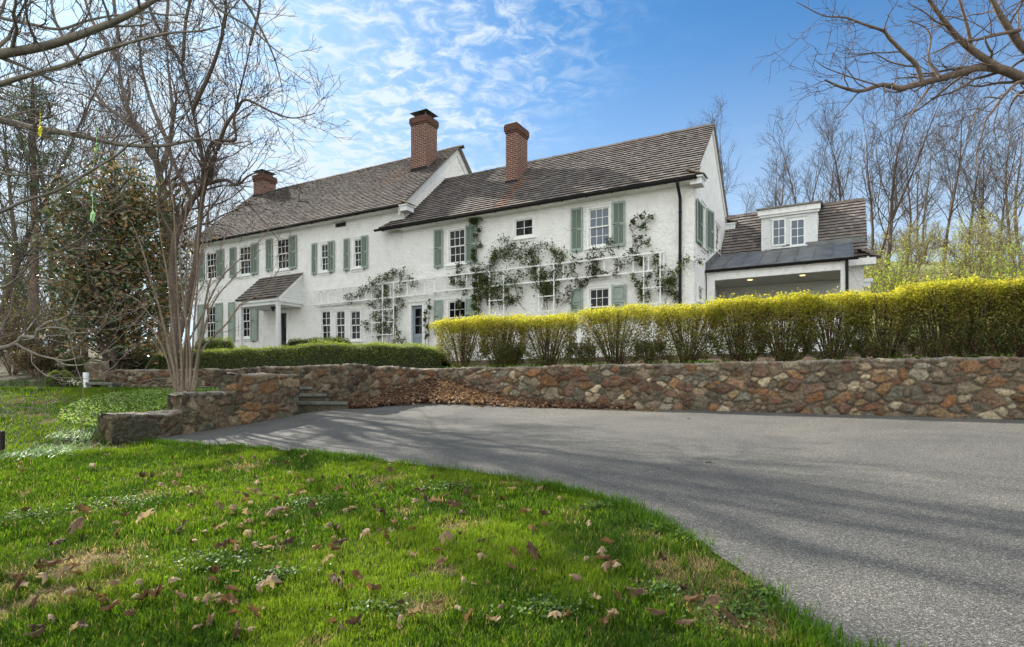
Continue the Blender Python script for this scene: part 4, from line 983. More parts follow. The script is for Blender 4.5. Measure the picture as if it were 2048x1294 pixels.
lm.append(limb([(-60, 440), (0, 424), (46, 403), (116, 380), (176, 345), (232, 311), (262, 287), (306, 273), (362, 236), (380, 216)], (5.4, 4.9), .016, .004, 1.5))
lm.append(limb([(-50, 700), (0, 697), (33, 686), (46, 673), (69, 675), (76, 660), (96, 645), (119, 640), (141, 627), (152, 600), (160, 580)], (5.2, 4.9), .022, .006, .2))
lm.append((*pxl([(33, 688), (56, 701), (83, 712), (111, 718), (130, 721), (148, 718), (167, 712)], 5.0, .010, .005),))
lm.append((*pxl([(111, 719), (133, 730), (167, 729), (185, 718), (204, 708), (226, 698)], 5.0, .007, .004),))
lm.append((*pxl([(76, 660), (100, 655), (130, 658), (150, 666), (180, 664), (200, 655), (210, 645)], 5.0, .007, .004),))
lm.append(limb([(-40, 560), (0, 575), (30, 560), (70, 520), (120, 500), (170, 470), (205, 420)], (5.6, 5.2), .012, .003, .9))
lm.append(limb([(-40, 330), (0, 345), (40, 350), (90, 340), (160, 325), (230, 300)], (5.9, 5.9), .013, .003, 2.1))
lm.append(limb([(-40, 20), (0, 35), (60, 48), (120, 58), (180, 40), (250, 30), (330, 45), (400, 40)], (6.4, 6.8), .022, .005, 3.9))
lm.append(limb([(-60, -60), (40, -30), (140, -18), (260, -35), (380, -30), (440, 20), (500, 55), (545, 95), (585, 122)], (6.4, 7.4), .030, .004, 4.3))
lm.append(limb([(-60, -160), (120, -120), (300, -110), (430, -60), (487, 0), (512, 40), (540, 95), (556, 140), (566, 185)], (6.6, 7.6), .030, .004, 4.6))
mg, _ = bare_tree('bare_magnolia_tree', B1, lm, TW1, 'large bare tree at the left edge with long limbs and upturned twigs', (0.17, 0.15, 0.125), 31, rmin=.003, twigc=(0.105, 0.08, 0.07))
for (x_, y_, c_) in ((80, 262, (0.70, 0.60, 0.04)), (193, 296, (0.22, 0.42, 0.24)), (185, 433, (0.20, 0.38, 0.22))):
    p = ray(x_, y_, 5.2 if y_ > 300 else 6.0); b = MB(); s = .06
    V = np.array([p+(0, 0, s), p+(-.028, .01, s*.3), p+(-.022, .0, -s*.5), p+(0.004, 0, -s), p+(.026, -.01, -s*.4), p+(.028, .0, s*.35), p+(0, .012, 0)])
    V = np.vstack([V, p+(-.003, 0, s*.95), p+(.003, 0, s*.95), p+(.006, 0, s*.95+.16), p+(0, 0, s*.95+.16)])
    np_mesh('leaf', V, [np.array([(7, 8, 9, 10)]), np.array([(0, 1, 6), (1, 2, 6), (2, 3, 6), (3, 4, 6), (4, 5, 6), (5, 0, 6)])], M['leaf'], mg, np.tile(np.array(c_), (11, 1)), True, B1)

# -- crape myrtle on the mound
XB, YB = ray(372, 788, 11.9)[:2]; B4 = (float(XB), float(YB), float(H(XB, YB))-.03)
TW4 = [dict(dens=1.9, len=.75, ang=.5, n=5, wig=.09, trop=(0, 0, .3), rr=.5, start=.3), dict(dens=4.5, len=.4, ang=.55, n=4, wig=.1, trop=(0, 0, .2), rr=.6, start=.2), dict(dens=3.5, len=.2, ang=.5, n=3, wig=.1, trop=(0, 0, 0), rr=.7)]
lm = []
for i, pts in enumerate([[(352, 785), (348, 740), (338, 700), (325, 640), (305, 570), (285, 500), (262, 440)], [(358, 785), (352, 720), (344, 650), (336, 560), (322, 480), (312, 400)], [(364, 788), (362, 700), (356, 610), (352, 520), (348, 430), (340, 350)],
        [(372, 788), (374, 720), (372, 640), (372, 550), (380, 450), (384, 370)], [(378, 788), (384, 720), (388, 650), (396, 560), (408, 470), (424, 400)], [(384, 786), (394, 720), (404, 650), (418, 570), (444, 490), (470, 420)],
        [(388, 786), (396, 725), (400, 705), (425, 675), (455, 645), (480, 610), (515, 590), (545, 560), (590, 478)], [(366, 786), (370, 690), (384, 600), (400, 520), (432, 440), (446, 390)], [(360, 780), (366, 730), (374, 690), (400, 640), (440, 560), (478, 520), (520, 480), (560, 430)],
        [(355, 770), (342, 716), (330, 660), (300, 630), (275, 600), (240, 585)], [(380, 780), (380, 700), (366, 600), (360, 500), (372, 420), (362, 360)], [(386, 770), (398, 700), (414, 640), (430, 600), (462, 560), (520, 500)],
        [(350, 778), (335, 720), (318, 680), (296, 650), (270, 650)], [(376, 780), (378, 650), (392, 560), (396, 480), (400, 420), (412, 350)]]):
    z_ = 11.9+((i*37) % 9-4)*.13; lm.append(pxl(pts, (11.9, z_), .036-.003*(i % 5) if i < 6 else .027, .006))
bare_tree('crape_myrtle_tree', B4, lm, TW4, 'multi stemmed bare crape myrtle with smooth tan stems fanning up from the grass mound', (0.21, 0.165, 0.125), 41, rmin=.0035, twigc=(0.125, 0.085, 0.06))

# -- big bare trees behind the myrtle
TWB = [dict(dens=2.6, len=2.5, ang=.7, n=8, wig=.15, trop=(0, 0, .35), rr=.5, start=.36), dict(dens=3.3, len=1.2, ang=.7, n=6, wig=.17, trop=(0, 0, .25), rr=.55), dict(dens=5.0, len=.6, ang=.7, n=4, wig=.17, trop=(0, 0, .1), rr=.6)]
bx, by = ray(352, 720, 17.0)[:2]; B3 = (float(bx), float(by), float(H(bx, by)))
lm = [pxl([(345, 745), (350, 640), (345, 560), (352, 470), (378, 410), (405, 365), (402, 300), (385, 220), (365, 130), (372, 60)], (17.0, 16.4), .135, .012),
      pxl([(352, 700), (385, 560), (398, 460), (408, 380), (435, 300), (450, 255), (472, 222), (492, 200), (540, 222), (585, 236), (632, 226)], (17, 15.6), .085, .010),
      pxl([(405, 345), (425, 285), (470, 280), (468, 240), (480, 180), (495, 120), (505, 60)], (16.6, 15.8), .06, .010), pxl([(385, 400), (340, 300), (352, 200), (330, 120)], (17, 18), .06, .010),
      pxl([(366, 120), (372, 40), (390, -60), (370, -180), (395, -270)], (16.5, 17), .05, .02), pxl([(500, 90), (520, 0), (505, -100), (530, -200)], (15.8, 16), .04, .015), pxl([(385, 220), (430, 120), (452, 20), (440, -90), (470, -180)], (16.4, 15), .06, .015), pxl([(365, 130), (300, 20), (290, -80), (250, -170)], (16.4, 17.5), .05, .015),
      pxl([(405, 370), (450, 360), (475, 370), (500, 350), (540, 340)], (16.6, 16.2), .06, .01)]
bare_tree('bare_oak_tree', B3, lm, TWB, 'tall dark bare tree with a crooked trunk behind the many stemmed myrtle', (0.10, 0.075, 0.06), 51, rmin=.006, twigc=(0.07, 0.05, 0.045))
bx, by = ray(322, 720, 21.0)[:2]; B2 = (float(bx), float(by), float(H(bx, by)))
lm = [pxl([(325, 750), (328, 600), (330, 450), (318, 345), (296, 280), (262, 230), (240, 150), (236, 50)], (21, 20.5), .20, .02), pxl([(318, 350), (338, 290), (345, 230), (338, 150), (330, 60)], (21, 21.5), .11, .02),
      pxl([(296, 280), (250, 240), (200, 200), (150, 120)], (20.7, 21), .09, .02), pxl([(338, 290), (300, 200), (280, 110), (284, 20)], (21, 22), .08, .02),
      pxl([(238, 80), (228, -20), (250, -130), (235, -240)], (20.6, 21), .06, .02), pxl([(330, 80), (335, -30), (305, -130), (320, -230)], (21.5, 22), .06, .02), pxl([(284, 40), (270, -60), (280, -180), (255, -280)], (22, 21), .05, .02), pxl([(160, 130), (110, 40), (95, -60), (60, -150)], (21, 22), .06, .02), pxl([(236, 120), (180, 30), (160, -80), (170, -200)], (20.6, 20), .06, .02)]
bare_tree('bare_ash_tree', B2, lm, TWB, 'bare grey forked tree rising above the evergreen magnolia', (0.16, 0.13, 0.11), 52, rmin=.006, twigc=(0.10, 0.075, 0.065))
# -- walnut whose limb reaches in from the right
TW7 = [dict(dens=3.6, len=1.4, ang=.75, n=8, wig=.19, trop=(-.1, 0, .0), rr=.5, start=.08), dict(dens=4.6, len=.7, ang=.75, n=6, wig=.2, trop=(0, 0, .05), rr=.55), dict(dens=4.2, len=.36, ang=.75, n=5, wig=.2, trop=(0, 0, .05), rr=.6)]
B7 = (12.2, 9.6, float(H(12.2, 9.6)))
hk = (11.6, 9.6)
def limb7(pts, Z, r0, r1, zr=None):
    P, Rr = pxl(pts, Z, r0, r1)
    if zr is not None: P = np.vstack([[hk[0], hk[1], zr], P]); Rr = np.concatenate([[r0*1.15], Rr])
    return P, Rr
lm = [(np.array(tk((12.2, 9.6, B7[2]), (12.1, 9.6, 2.0), (11.7, 9.6, 4.0), (11.4, 9.6, 6.5), (11.2, 9.8, 10))), np.array([.34, .30, .26, .2, .06])),
      limb7([(2180, 195), (2110, 185), (2048, 158), (2003, 139), (1956, 135), (1902, 151), (1844, 166), (1802, 176), (1763, 170), (1721, 182), (1682, 174), (1650, 160)], (9.4, 8.4), .085, .012, 3.6),
      limb7([(2003, 139), (1949, 104), (1918, 77), (1895, 50), (1864, 8), (1840, -40)], (9.0, 8.6), .055, .02),
      limb7([(1844, 164), (1833, 131), (1810, 108), (1779, 77), (1767, 62), (1732, 50), (1690, 35), (1647, 31), (1593, 4)], (8.7, 8.2), .036, .005),
      limb7([(1880, 155), (1866, 135), (1856, 118), (1861, 78), (1850, 55), (1815, 40)], (8.7, 9.0), .024, .006),
      limb7([(2160, 160), (2100, 130), (2048, 97), (2018, 58), (1991, 12), (1960, -60)], (9.5, 9.2), .08, .03, 4.2),
      limb7([(2060, 162), (2034, 166), (2003, 197), (1987, 220), (1972, 240), (1964, 270), (1952, 309), (1958, 340)], (9.2, 8.9), .028, .005),
      limb7([(2003, 197), (1970, 195), (1955, 212), (1946, 240), (1930, 262)], (8.9, 8.6), .012, .004),
      limb7([(2040, 60), (1990, 70), (1950, 80), (1915, 82), (1880, 100), (1850, 112)], (9.3, 8.5), .03, .006), limb7([(1943, 100), (1936, 60), (1925, 20), (1912, -20)], (9.0, 8.9), .03, .012),
      limb7([(1760, 172), (1720, 160), (1690, 150), (1650, 135), (1630, 120)], (8.5, 8.2), .012, .004)]
bare_tree('bare_walnut_tree', B7, lm, TW7, 'bare tree at the right edge with one long crooked grey limb reaching over the wing', (0.15, 0.115, 0.09), 71, rmin=.0035, twigc=(0.085, 0.06, 0.05))

# -- background woods: a few bare kinds, each copied with its parts
def make_bg(seed, h, spread, colr):
    r_ = np.random.default_rng(seed); lms = []
    nst = 1 if seed % 3 else 2
    for k in range(nst):
        P, Rr = poly_seg(r_, (k*.3, 0, -.3), (r_.normal(0, .05)+(.12 if k else 0), r_.normal(0, .05), 1), h, .17 if nst == 1 else .13, .02, 10, .045, (0, 0, .2)); lms.append((P, Rr))
    sp = [dict(num=17 if nst == 1 else 12, len=h*.48, ang=.58, n=7, wig=.10, trop=(0, 0, .40), rr=.5, start=.22, taper=.55), dict(dens=2.0, len=h*.18, ang=.6, n=5, wig=.13, trop=(0, 0, .25), rr=.5), dict(dens=3.4, len=h*.085, ang=.6, n=3, wig=.13, trop=(0, 0, .15), rr=.6)]
    return lms, sp
def copy_tree(o, parent=None):
    c = o.copy(); COL.objects.link(c); c.parent = parent
    for ch in list(o.children): copy_tree(ch, c)
    return c
KINDS = []
for i, (sd, h, c_) in enumerate([(101, 12.5, (0.11, 0.088, 0.072)), (102, 14.5, (0.09, 0.072, 0.058)), (105, 11.5, (0.13, 0.105, 0.085)), (104, 13, (0.08, 0.063, 0.052))]):
    lms, sp = make_bg(sd, h, 1, c_); o, _ = bare_tree('bare_woodland_tree', (0, 0, 0), lms, sp, 'x', c_, sd, rmin=.011, twigc=tuple(x*.8 for x in c_), kk=6); KINDS.append(o)
used = [False]*4
def bgtree(px, Z, k, s, label, group, rz=None):
    X = (px-CX)/FL*Z; o = KINDS[k] if not used[k] else copy_tree(KINDS[k]); used[k] = True
    o.location = (X, Z, float(H(X, Z))-.1); s = s*(.68 if group.startswith('bare trees on') else 1.0); o.scale = (s, s, s); s *= random.uniform(.86, 1.12); o.scale = (s*random.uniform(.9, 1.2), s*random.uniform(.9, 1.2), s); o.rotation_euler = (random.gauss(0, .06), random.gauss(0, .06), rz if rz is not None else random.uniform(0, 6.28)); tag(o, label, 'tree', group)
GR = 'bare trees on the hill behind the house'
for i, (px, Z, k, s, lb) in enumerate([
    (1455, 44, 1, 1.10, 'slim bare tree just right of the gable peak'), (1482, 50, 0, .95, 'thin bare tree second right of the gable'), (1530, 46, 2, 1.0, 'low forked bare tree over the left end of the wing roof'),
    (1560, 54, 3, 1.0, 'thin bare tree behind the left of the dormer'), (1612, 42, 1, 1.0, 'bare tree rising straight above the dormer'), (1650, 48, 0, 1.1, 'bare tree above the right end of the dormer'),
    (1690, 45, 3, 1.15, 'tall bare tree above the wing roof ridge'), (1736, 34, 1, .98, 'dark bare trunk right beside the corner of the wing roof'), (1772, 33, 3, 1.05, 'dark straight bare tree by the end of the rail fence'),
    (1815, 44, 0, 1.12, 'bare tree in the gap right of the wing'), (1850, 50, 2, 1.25, 'double stemmed bare tree among the green shrubs'), (1886, 40, 1, .95, 'bare tree standing centrally above the fence'),
    (1930, 46, 3, 1.05, 'spindly bare tree under the overhanging limb'), (1965, 38, 0, 1.0, 'bare tree behind the tallest yellow green shrub'), (2005, 42, 1, 1.1, 'bare tree near the right edge of the wood'),
    (2045, 36, 2, 1.15, 'bare tree cut by the right edge of the picture'), (2120, 40, 3, 1.0, 'bare tree beyond the right end of the fence'), (1590, 62, 3, 1.0, 'far thin bare tree between the dormer trees')]):
    bgtree(px, Z, k, s, lb, GR)
GL_ = 'bare trees in the wood at the left'
for i, (px, Z, k, s, lb) in enumerate([
    (20, 34, 0, 1.25, 'bare tree at the far left edge of the wood'), (120, 38, 1, 1.15, 'bare tree right of the pine in the left wood'), (170, 30, 3, 1.0, 'bare tree behind the evergreen magnolia, left side'),
    (225, 42, 2, 1.35, 'forked bare tree deep in the left wood'), (275, 36, 1, 1.2, 'bare tree behind the evergreen magnolia, right side'), (400, 46, 0, 1.2, 'bare tree behind the left gable of the house'),
    (470, 55, 3, 1.15, 'pale bare tree behind the left chimney'), (-60, 26, 1, 1.1, 'bare tree just outside the left edge'), (640, 62, 2, 1.08, 'far bare treetop showing over the left roof ridge')]):
    bgtree(px, Z, k, s, lb, GL_)

# -- pine far left
def conifer(px, Z, h, label, seed):
    r_ = np.random.default_rng(seed); X = (px-CX)/FL*Z; base = (X, Z, float(H(X, Z))-.1); root = empty('pine_tree', base, label=label, cat='tree')
    T_ = (np.array([(X, Z, base[2]), (X+.1, Z, base[2]+h*.5), (X, Z, base[2]+h)]), np.array([.24, .15, .02])); V, f = tubes([T_], 8); np_mesh('trunk', V, [f], M['bark'], root, bark_cols(V, (0.16, 0.115, 0.09)), True, base)
    polys, C = [], []
    for i in range(70):
        u = .28+.70*(i+r_.random())/70; a = r_.uniform(0, 6.28); ln = (1.05-u)*h*.34*r_.uniform(.6, 1.2)+.3; p = (X, Z, base[2]+u*h)
        Q = poly_seg(r_, p, (math.cos(a), math.sin(a), -.02), ln, .03, .008, 6, .06, (0, 0, .12)); polys.append(Q)
        for j in range(2, 7): 
            for _ in range(3): C.append(Q[0][j]+r_.normal(0, .16, 3)*[1, 1, .35])
    V, f = tubes(polys, 4); np_mesh('branches', V, [f], M['bark'], root, bark_cols(V, (0.12, 0.09, 0.07)), True, base)
    C = np.repeat(np.array(C), 9, axis=0)+r_.normal(0, .10, (len(C)*9, 3)); V, f, c = leafmesh(C, .20, .12, pick(r_, [(0.07, 0.11, 0.05, 3), (0.11, 0.15, 0.07, 2), (0.16, 0.18, 0.09, 1)], len(C)), r_); np_mesh('crown', V, [f], M['glossy_leaf'], root, c, False, base)
conifer(65, 27, 13.5, 'tall thin pine with a straight trunk in the wood at the left', 5)

# -- evergreen magnolia
def evergreen(name, px, py_b, Z, blobs, label, pal, nl, size, asp, seed, trunk_r=.14):
    """blobs: (px,py,rx,ry) in pixels"""
    r_ = np.random.default_rng(seed); X = (px-CX)/FL*Z; base = (X, Z, float(H(X, Z))-.05); root = empty(name, base, label=label, cat='tree' if Z else 'tree')
    top = min(b_[1]-b_[3]*.6 for b_ in blobs); zt = (CY-top)/FL*Z
    lms = [(np.array([(X, Z, base[2]), (X+.05, Z, base[2]*.5+zt*.4), (X-.1, Z, zt)]), np.array([trunk_r, trunk_r*.7, .02]))]; C = []
    tot = sum(b_[2]*b_[3] for b_ in blobs); polys = []
    for (bxp, byp, rx, ry) in blobs:
        c = ray(bxp, byp, Z); k = Z/FL; n = int(nl*rx*ry/tot); ncl = max(6, n//38)
        u = r_.normal(0, 1, (ncl, 3)); u /= np.linalg.norm(u, axis=1, keepdims=True); rad = r_.uniform(.35, 1.0, (ncl, 1))**.6
        cc = c+u*rad*np.array([rx*k, rx*k*.9, ry*k])
        for q in cc:
            polys.append((np.array([(X, Z, max(base[2]+.6, q[2]-.9)), (X*.4+q[0]*.6, Z*.4+q[1]*.6, q[2]-.35), q]), np.array([.03, .02, .008])))
        C.append(np.repeat(cc, 38, axis=0)+r_.normal(0, 1, (ncl*38, 3))*np.array([.20, .20, .16])*min(1.6, Z/14))
    C = np.concatenate(C); V, f = tubes(lms, 8); np_mesh('trunk', V, [f], M['bark'], root, bark_cols(V, (0.09, 0.075, 0.06)), True, base)
    V, f = tubes(polys, 4); np_mesh('branches', V, [f], M['bark'], root, bark_cols(V, (0.09, 0.07, 0.055)), True, base)
    V, f, c = leafmesh(C, size, asp, pick(r_, pal, len(C)), r_); np_mesh('crown', V, [f], M['glossy_leaf'], root, c, False, base)
    return root
evergreen('evergreen_magnolia_tree', 228, 745, 18.5, [(215, 405, 85, 60), (175, 470, 85, 75), (285, 470, 80, 80), (300, 400, 45, 45), (170, 570, 75, 80), (250, 590, 85, 90), (310, 560, 45, 80), (180, 650, 68, 60), (290, 660, 55, 55), (240, 345, 40, 30)],
          'dense evergreen magnolia with dark green and rusty brown leaves left of the house', [(0.045, 0.075, 0.03, 4), (0.08, 0.12, 0.05, 3), (0.22, 0.13, 0.05, 3), (0.32, 0.20, 0.09, 2), (0.22, 0.24, 0.14, 2)], 13500, .17, .48, 61)
PALE = [(0.20, 0.22, 0.09, 3), (0.27, 0.29, 0.12, 2), (0.13, 0.14, 0.06, 2), (0.16, 0.12, 0.07, 2)]
OLIVE = [(0.09, 0.12, 0.04, 3), (0.13, 0.16, 0.05, 2), (0.13, 0.09, 0.05, 2)]
BROWN = [(0.17, 0.11, 0.08, 3), (0.11, 0.08, 0.05, 2), (0.09, 0.11, 0.04, 2)]
def shrub(name, px, Z, wpx, hpx, pal, label, nst=26, nl=2500, size=.06, seed=1, group=None, base_z=None, mat_='leaf', stem=(0.15, 0.11, 0.085), asp=.6, rmin=.004, cat='shrub'):
    r_ = np.random.default_rng(seed); X = (px-CX)/FL*Z; bz = float(H(X, Z)) if base_z is None else base_z; base = (X, Z, bz-.03); root = empty(name, base, label=label, cat=cat, group=group)
    k = Z/FL; W_, H_ = wpx*k/2, hpx*k; out = [[], [], []]; tips = []
    for i in range(nst):
        a = r_.uniform(0, 6.28); s = r_.random()**.6; d = (math.cos(a)*s*W_*.8, math.sin(a)*s*W_*.8, H_*r_.uniform(.6, 1.0))
        ln = np.linalg.norm(d); Q = poly_seg(r_, (X+math.cos(a)*.08, Z+math.sin(a)*.08, bz-.05), d, ln, .012*max(1, H_/1.6), rmin, 7, .08, (0, 0, .1)); out[0].append(Q)
        spawn(r_, out, Q[0], Q[1], 1, [None, dict(num=8, len=H_*.32, ang=.6, n=4, wig=.12, trop=(0, 0, .2), rr=.6, start=.3), dict(num=4, len=H_*.13, ang=.6, n=3, wig=.12, trop=(0, 0, .1), rr=.6)], rmin)
    V, f = tubes(out[0], 4); V2, f2 = tubes(out[1]+out[2], 3); V = np.concatenate([V, V2]); f = np.concatenate([f, f2+len(V)-len(V2)]); np_mesh('stems', V, [f], M['bark'], root, bark_cols(V, stem), True, base)
    al = [q[0][1:] for q in out[1]+out[2]]; A = np.concatenate(al); C = A[r_.integers(0, len(A), nl)]+r_.normal(0, 1, (nl, 3))*size*.9
    V, f, c = leafmesh(C, size, asp, pick(r_, pal, nl), r_); np_mesh('foliage', V, [f], M[mat_], root, c, False, base); return root
GLS = 'undergrowth shrubs along the edge of the left wood'
for i, (px, Z, wp_, hp_, pal, lb) in enumerate([
    (25, 26, 150, 170, PALE, 'pale budding shrub at the left edge'), (95, 24, 130, 150, PALE, 'pale budding shrub left of the evergreen magnolia'), (150, 29, 150, 210, OLIVE, 'tall olive shrub behind the evergreen magnolia'),
    (60, 32, 160, 240, OLIVE, 'large olive thicket below the pine'), (-30, 22, 140, 150, BROWN, 'brown thicket cut by the left edge'), (75, 19.5, 85, 60, BROWN, 'low brown brushwood on the left slope'),
    (265, 19.0, 70, 55, BROWN, 'reddish twiggy shrub below the evergreen magnolia'), (330, 23, 70, 80, BROWN, 'brown shrub between the magnolia and the house'), (0, 40, 200, 300, PALE, 'pale far thicket at the left edge'), (210, 34, 160, 250, PALE, 'pale thicket deep behind the magnolia'), (350, 36, 120, 230, OLIVE, 'olive thicket by the far gable of the house'),
    (150, 20.5, 60, 40, OLIVE, 'low green shrub behind the small rubble wall')]):
    shrub('woodland_shrub', px, Z, wp_, hp_, pal, lb, nst=22, nl=2800, size=.10 if Z > 24 else .075, seed=200+i, group=GLS, rmin=.009)
YG = [(0.30, 0.40, 0.05, 4), (0.20, 0.29, 0.04, 2), (0.42, 0.47, 0.09, 2)]
PG = [(0.40, 0.42, 0.14, 3), (0.30, 0.34, 0.10, 2)]
for i, (px, Z, wp_, hp_, pal, nl, lb) in enumerate([
    (1780, 25, 110, 190, YG, 3000, 'bright yellow green shrub right of the wing corner'), (1855, 24, 110, 170, YG, 2600, 'second bright green shrub along the fence'), (1930, 26, 130, 250, PG, 3600, 'tall pale budding shrub above the hedge'),
    (2010, 24, 130, 230, YG, 3200, 'bright green shrub near the right edge'), (1985, 30, 140, 260, PG, 2600, 'tall airy shrub behind the fence'), (2080, 25, 120, 240, YG, 2500, 'bright green shrub cut by the right edge'), (1825, 32, 120, 200, PG, 2200, 'airy pale shrub behind the fence near the wing'),
    (1750, 30, 80, 120, PG, 1500, 'small pale shrub beside the wing wall'), (1895, 22, 90, 120, YG, 1800, 'low bright shrub between the two taller ones')]):
    X = (px-CX)/FL*Z; zb = float(H(X, Z)); hh = hp_*.70; nl = int(nl*.8)
    shrub('budding_shrub', px, Z, wp_, hh, pal, lb, nst=20, nl=nl, size=.075, seed=300+i, group='budding shrubs on the slope behind the hedge', rmin=.006, stem=(0.20, 0.15, 0.11))

for i, (px, Z, wp_, hp_, lb) in enumerate([(1765, 38, 130, 70, 'brown brushwood on the crest just right of the wing'), (1850, 39, 150, 75, 'brown brushwood on the crest behind the fence middle'), (1930, 38, 150, 80, 'brown brushwood on the crest below the limb'), (2020, 38, 150, 85, 'brown brushwood on the crest near the right edge'),
    (1800, 28, 110, 60, 'low yellow brush below the fence beside the wing'), (1890, 27.5, 120, 60, 'low yellow brush below the middle of the fence'), (1970, 27, 120, 60, 'low yellow brush below the fence at the right'), (2045, 26, 110, 70, 'low yellow brush at the right edge')]):
    shrub('brushwood', px, Z, wp_, hp_, [(0.30, 0.30, 0.10, 3), (0.24, 0.19, 0.11, 3), (0.40, 0.42, 0.12, 2)], lb, nst=26, nl=1500, size=.08, seed=340+i, group='brush along the fence line', rmin=.009, stem=(0.20, 0.15, 0.11))
# -- rail fence on the hill
fx = [(1742, 31), (1790, 30.5), (1850, 30), (1915, 29.5), (1985, 29), (2060, 28.5)]
fb = [np.array([(p-CX)/FL*z, z, float(H((p-CX)/FL*z, z))]) for p, z in fx]
fence = empty('rail_fence', tuple(fb[2]), label='weathered grey post and rail fence crossing the slope behind the shrubs', cat='fence')
for p in fb:
    b = MB(); b.box(p[0]-.07, p[0]+.07, p[1]-.07, p[1]+.07, p[2]-.2, p[2]+1.25); b.build('post', M['old_wood'], fence, tuple(fb[2]))
for p, q in zip(fb[:-1], fb[1:]):
    for h in (.5, 1.05):
        b = MB(); b.tube((p[0], p[1]-.02, p[2]+h), (q[0], q[1]-.02, q[2]+h), .055, 6); b.build('rail', M['old_wood'], fence, tuple(fb[2]))

# ---------------------------------------------------------------- hedges
hd = np.array([WB[0]-WA[0], WB[1]-WA[1]]); hd /= np.linalg.norm(hd); hn = np.array([-hd[1], hd[0]])
def hedge_shrub(s, w_, hgt, dep, seed, label, small=False):
    r_ = np.random.default_rng(seed); c = np.array(WA)+hd*s+hn*.95; z0 = float(H(c[0], c[1])); base = (c[0], c[1], z0-.02); topz = 1.74+.045*math.sin(s*1.9)+.03*math.sin(s*4.3+1)+(.04 if s > 8 else 0)
    root = empty('hedge_shrub', base, label=label, cat='shrub', group='shrubs of the long yellow topped hedge on the stone wall')
    if small: topz = z0+hgt
    H_ = topz-z0; out = [[], [], []]
    for i in range(46 if not small else 22):
        a = r_.uniform(0, 6.28); q = r_.random()**.55; tx, ty = math.cos(a)*q*w_*.62, math.sin(a)*q*dep*.5; p0 = np.array([c[0]+hd[0]*tx*.16+hn[0]*ty*.2, c[1]+hd[1]*tx*.16+hn[1]*ty*.2, z0-.05])
        e = np.array([c[0]+hd[0]*tx+hn[0]*ty, c[1]+hd[1]*tx+hn[1]*ty, topz-.12*r_.random()]); d = e-p0
        Q = poly_seg(r_, p0, d+np.array([-(d[0])*.3, -(d[1])*.3, 0]), np.linalg.norm(d), .010, .004, 8, .05, (d[0]*.35, d[1]*.35, 0)); out[0].append(Q)
        spawn(r_, out, Q[0], Q[1], 1, [None, dict(num=7, len=.34, ang=.5, n=4, wig=.12, trop=(0, 0, .3), rr=.6, start=.3), dict(num=3, len=.14, ang=.5, n=3, wig=.1, trop=(0, 0, .3), rr=.6)], .0028)
    def inside(P): return P
    V, f = tubes(out[0], 4); V2, f2 = tubes(out[1], 3); 
    for VV_ in (V, V2): VV_[:, 2] = np.minimum(VV_[:, 2], topz+.02*VV_[:, 0]*0)
    V = np.concatenate([V, V2]); f = np.concatenate([f, f2+len(V)-len(V2)]); np_mesh('stems', V, [f], M['bark'], root, bark_cols(V, (0.085, 0.052, 0.042)), True, base)
    # foliage: dense flat yellow top, thinner green brown flanks that narrow towards the base
    nt_, nb = (6500, 17000) if not small else (900, 2600)
    u = r_.uniform(-.55, .55, nt_)*w_; v = r_.uniform(-.5, .5, nt_)*dep; z = topz+.045*(fbm((u+s)*3, v*3, 8)-.5)*4-np.abs(r_.normal(0, .13, nt_))-.12*np.abs(2*v/dep)**4
    z = z+(r_.random(nt_) < .05)*r_.uniform(0, .15, nt_)
    k = r_.random(nb)**.75; zb = z0+.10+(H_-.16)*k; spread = .46+.56*ss((zb-z0)/(H_*.42)); an = r_.uniform(0, 6.28, nb); q = np.where(r_.random(nb) < .7, r_.uniform(.75, 1, nb), r_.random(nb))
    clump = fbm((np.cos(an)*q*spread*w_+s)*4, zb*4, seed); keep = (r_.random(nb) < .25+1.1*np.clip((clump-.35)*3, 0, 1))
    ub, vb = np.cos(an)*q*spread*w_*.56, np.sin(an)*q*spread*dep*.5
    U = np.concatenate([u, ub[keep]]); W2 = np.concatenate([v, vb[keep]]); Z_ = np.concatenate([z, zb[keep]])
    C = np.stack([c[0]+hd[0]*U+hn[0]*W2, c[1]+hd[1]*U+hn[1]*W2, Z_], 1)
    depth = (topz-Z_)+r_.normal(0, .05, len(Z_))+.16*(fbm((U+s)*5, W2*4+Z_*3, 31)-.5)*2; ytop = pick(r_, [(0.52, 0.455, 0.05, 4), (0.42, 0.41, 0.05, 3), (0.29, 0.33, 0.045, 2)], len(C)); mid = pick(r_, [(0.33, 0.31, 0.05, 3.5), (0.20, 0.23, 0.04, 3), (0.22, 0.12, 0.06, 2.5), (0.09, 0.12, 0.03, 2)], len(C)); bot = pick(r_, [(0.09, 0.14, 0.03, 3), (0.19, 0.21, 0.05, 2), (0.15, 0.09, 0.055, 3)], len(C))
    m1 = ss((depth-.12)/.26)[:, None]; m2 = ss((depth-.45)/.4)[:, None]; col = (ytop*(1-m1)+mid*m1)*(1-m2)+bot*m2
    if small: col = pick(r_, [(0.10, 0.12, 0.03, 3), (0.16, 0.16, 0.04, 2), (0.14, 0.08, 0.05, 1)], len(C))
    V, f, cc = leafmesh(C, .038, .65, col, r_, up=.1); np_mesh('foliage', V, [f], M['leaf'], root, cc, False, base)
ORD = ['first', 'second', 'third', 'fourth', 'fifth', 'sixth', 'seventh', 'eighth', 'ninth', 'tenth', 'eleventh', 'twelfth', 'thirteenth', 'fourteenth']
def s_at(px):
    r = (px-CX)/FL; a = np.array(WA)+hn*.95; return (r*a[1]-a[0])/(hd[0]-r*hd[1])
hs = [s_at(x) for x in (925, 1005, 1095, 1232, 1375, 1478, 1568, 1665, 1770, 1870, 1960, 2052, 2150, 2260)]
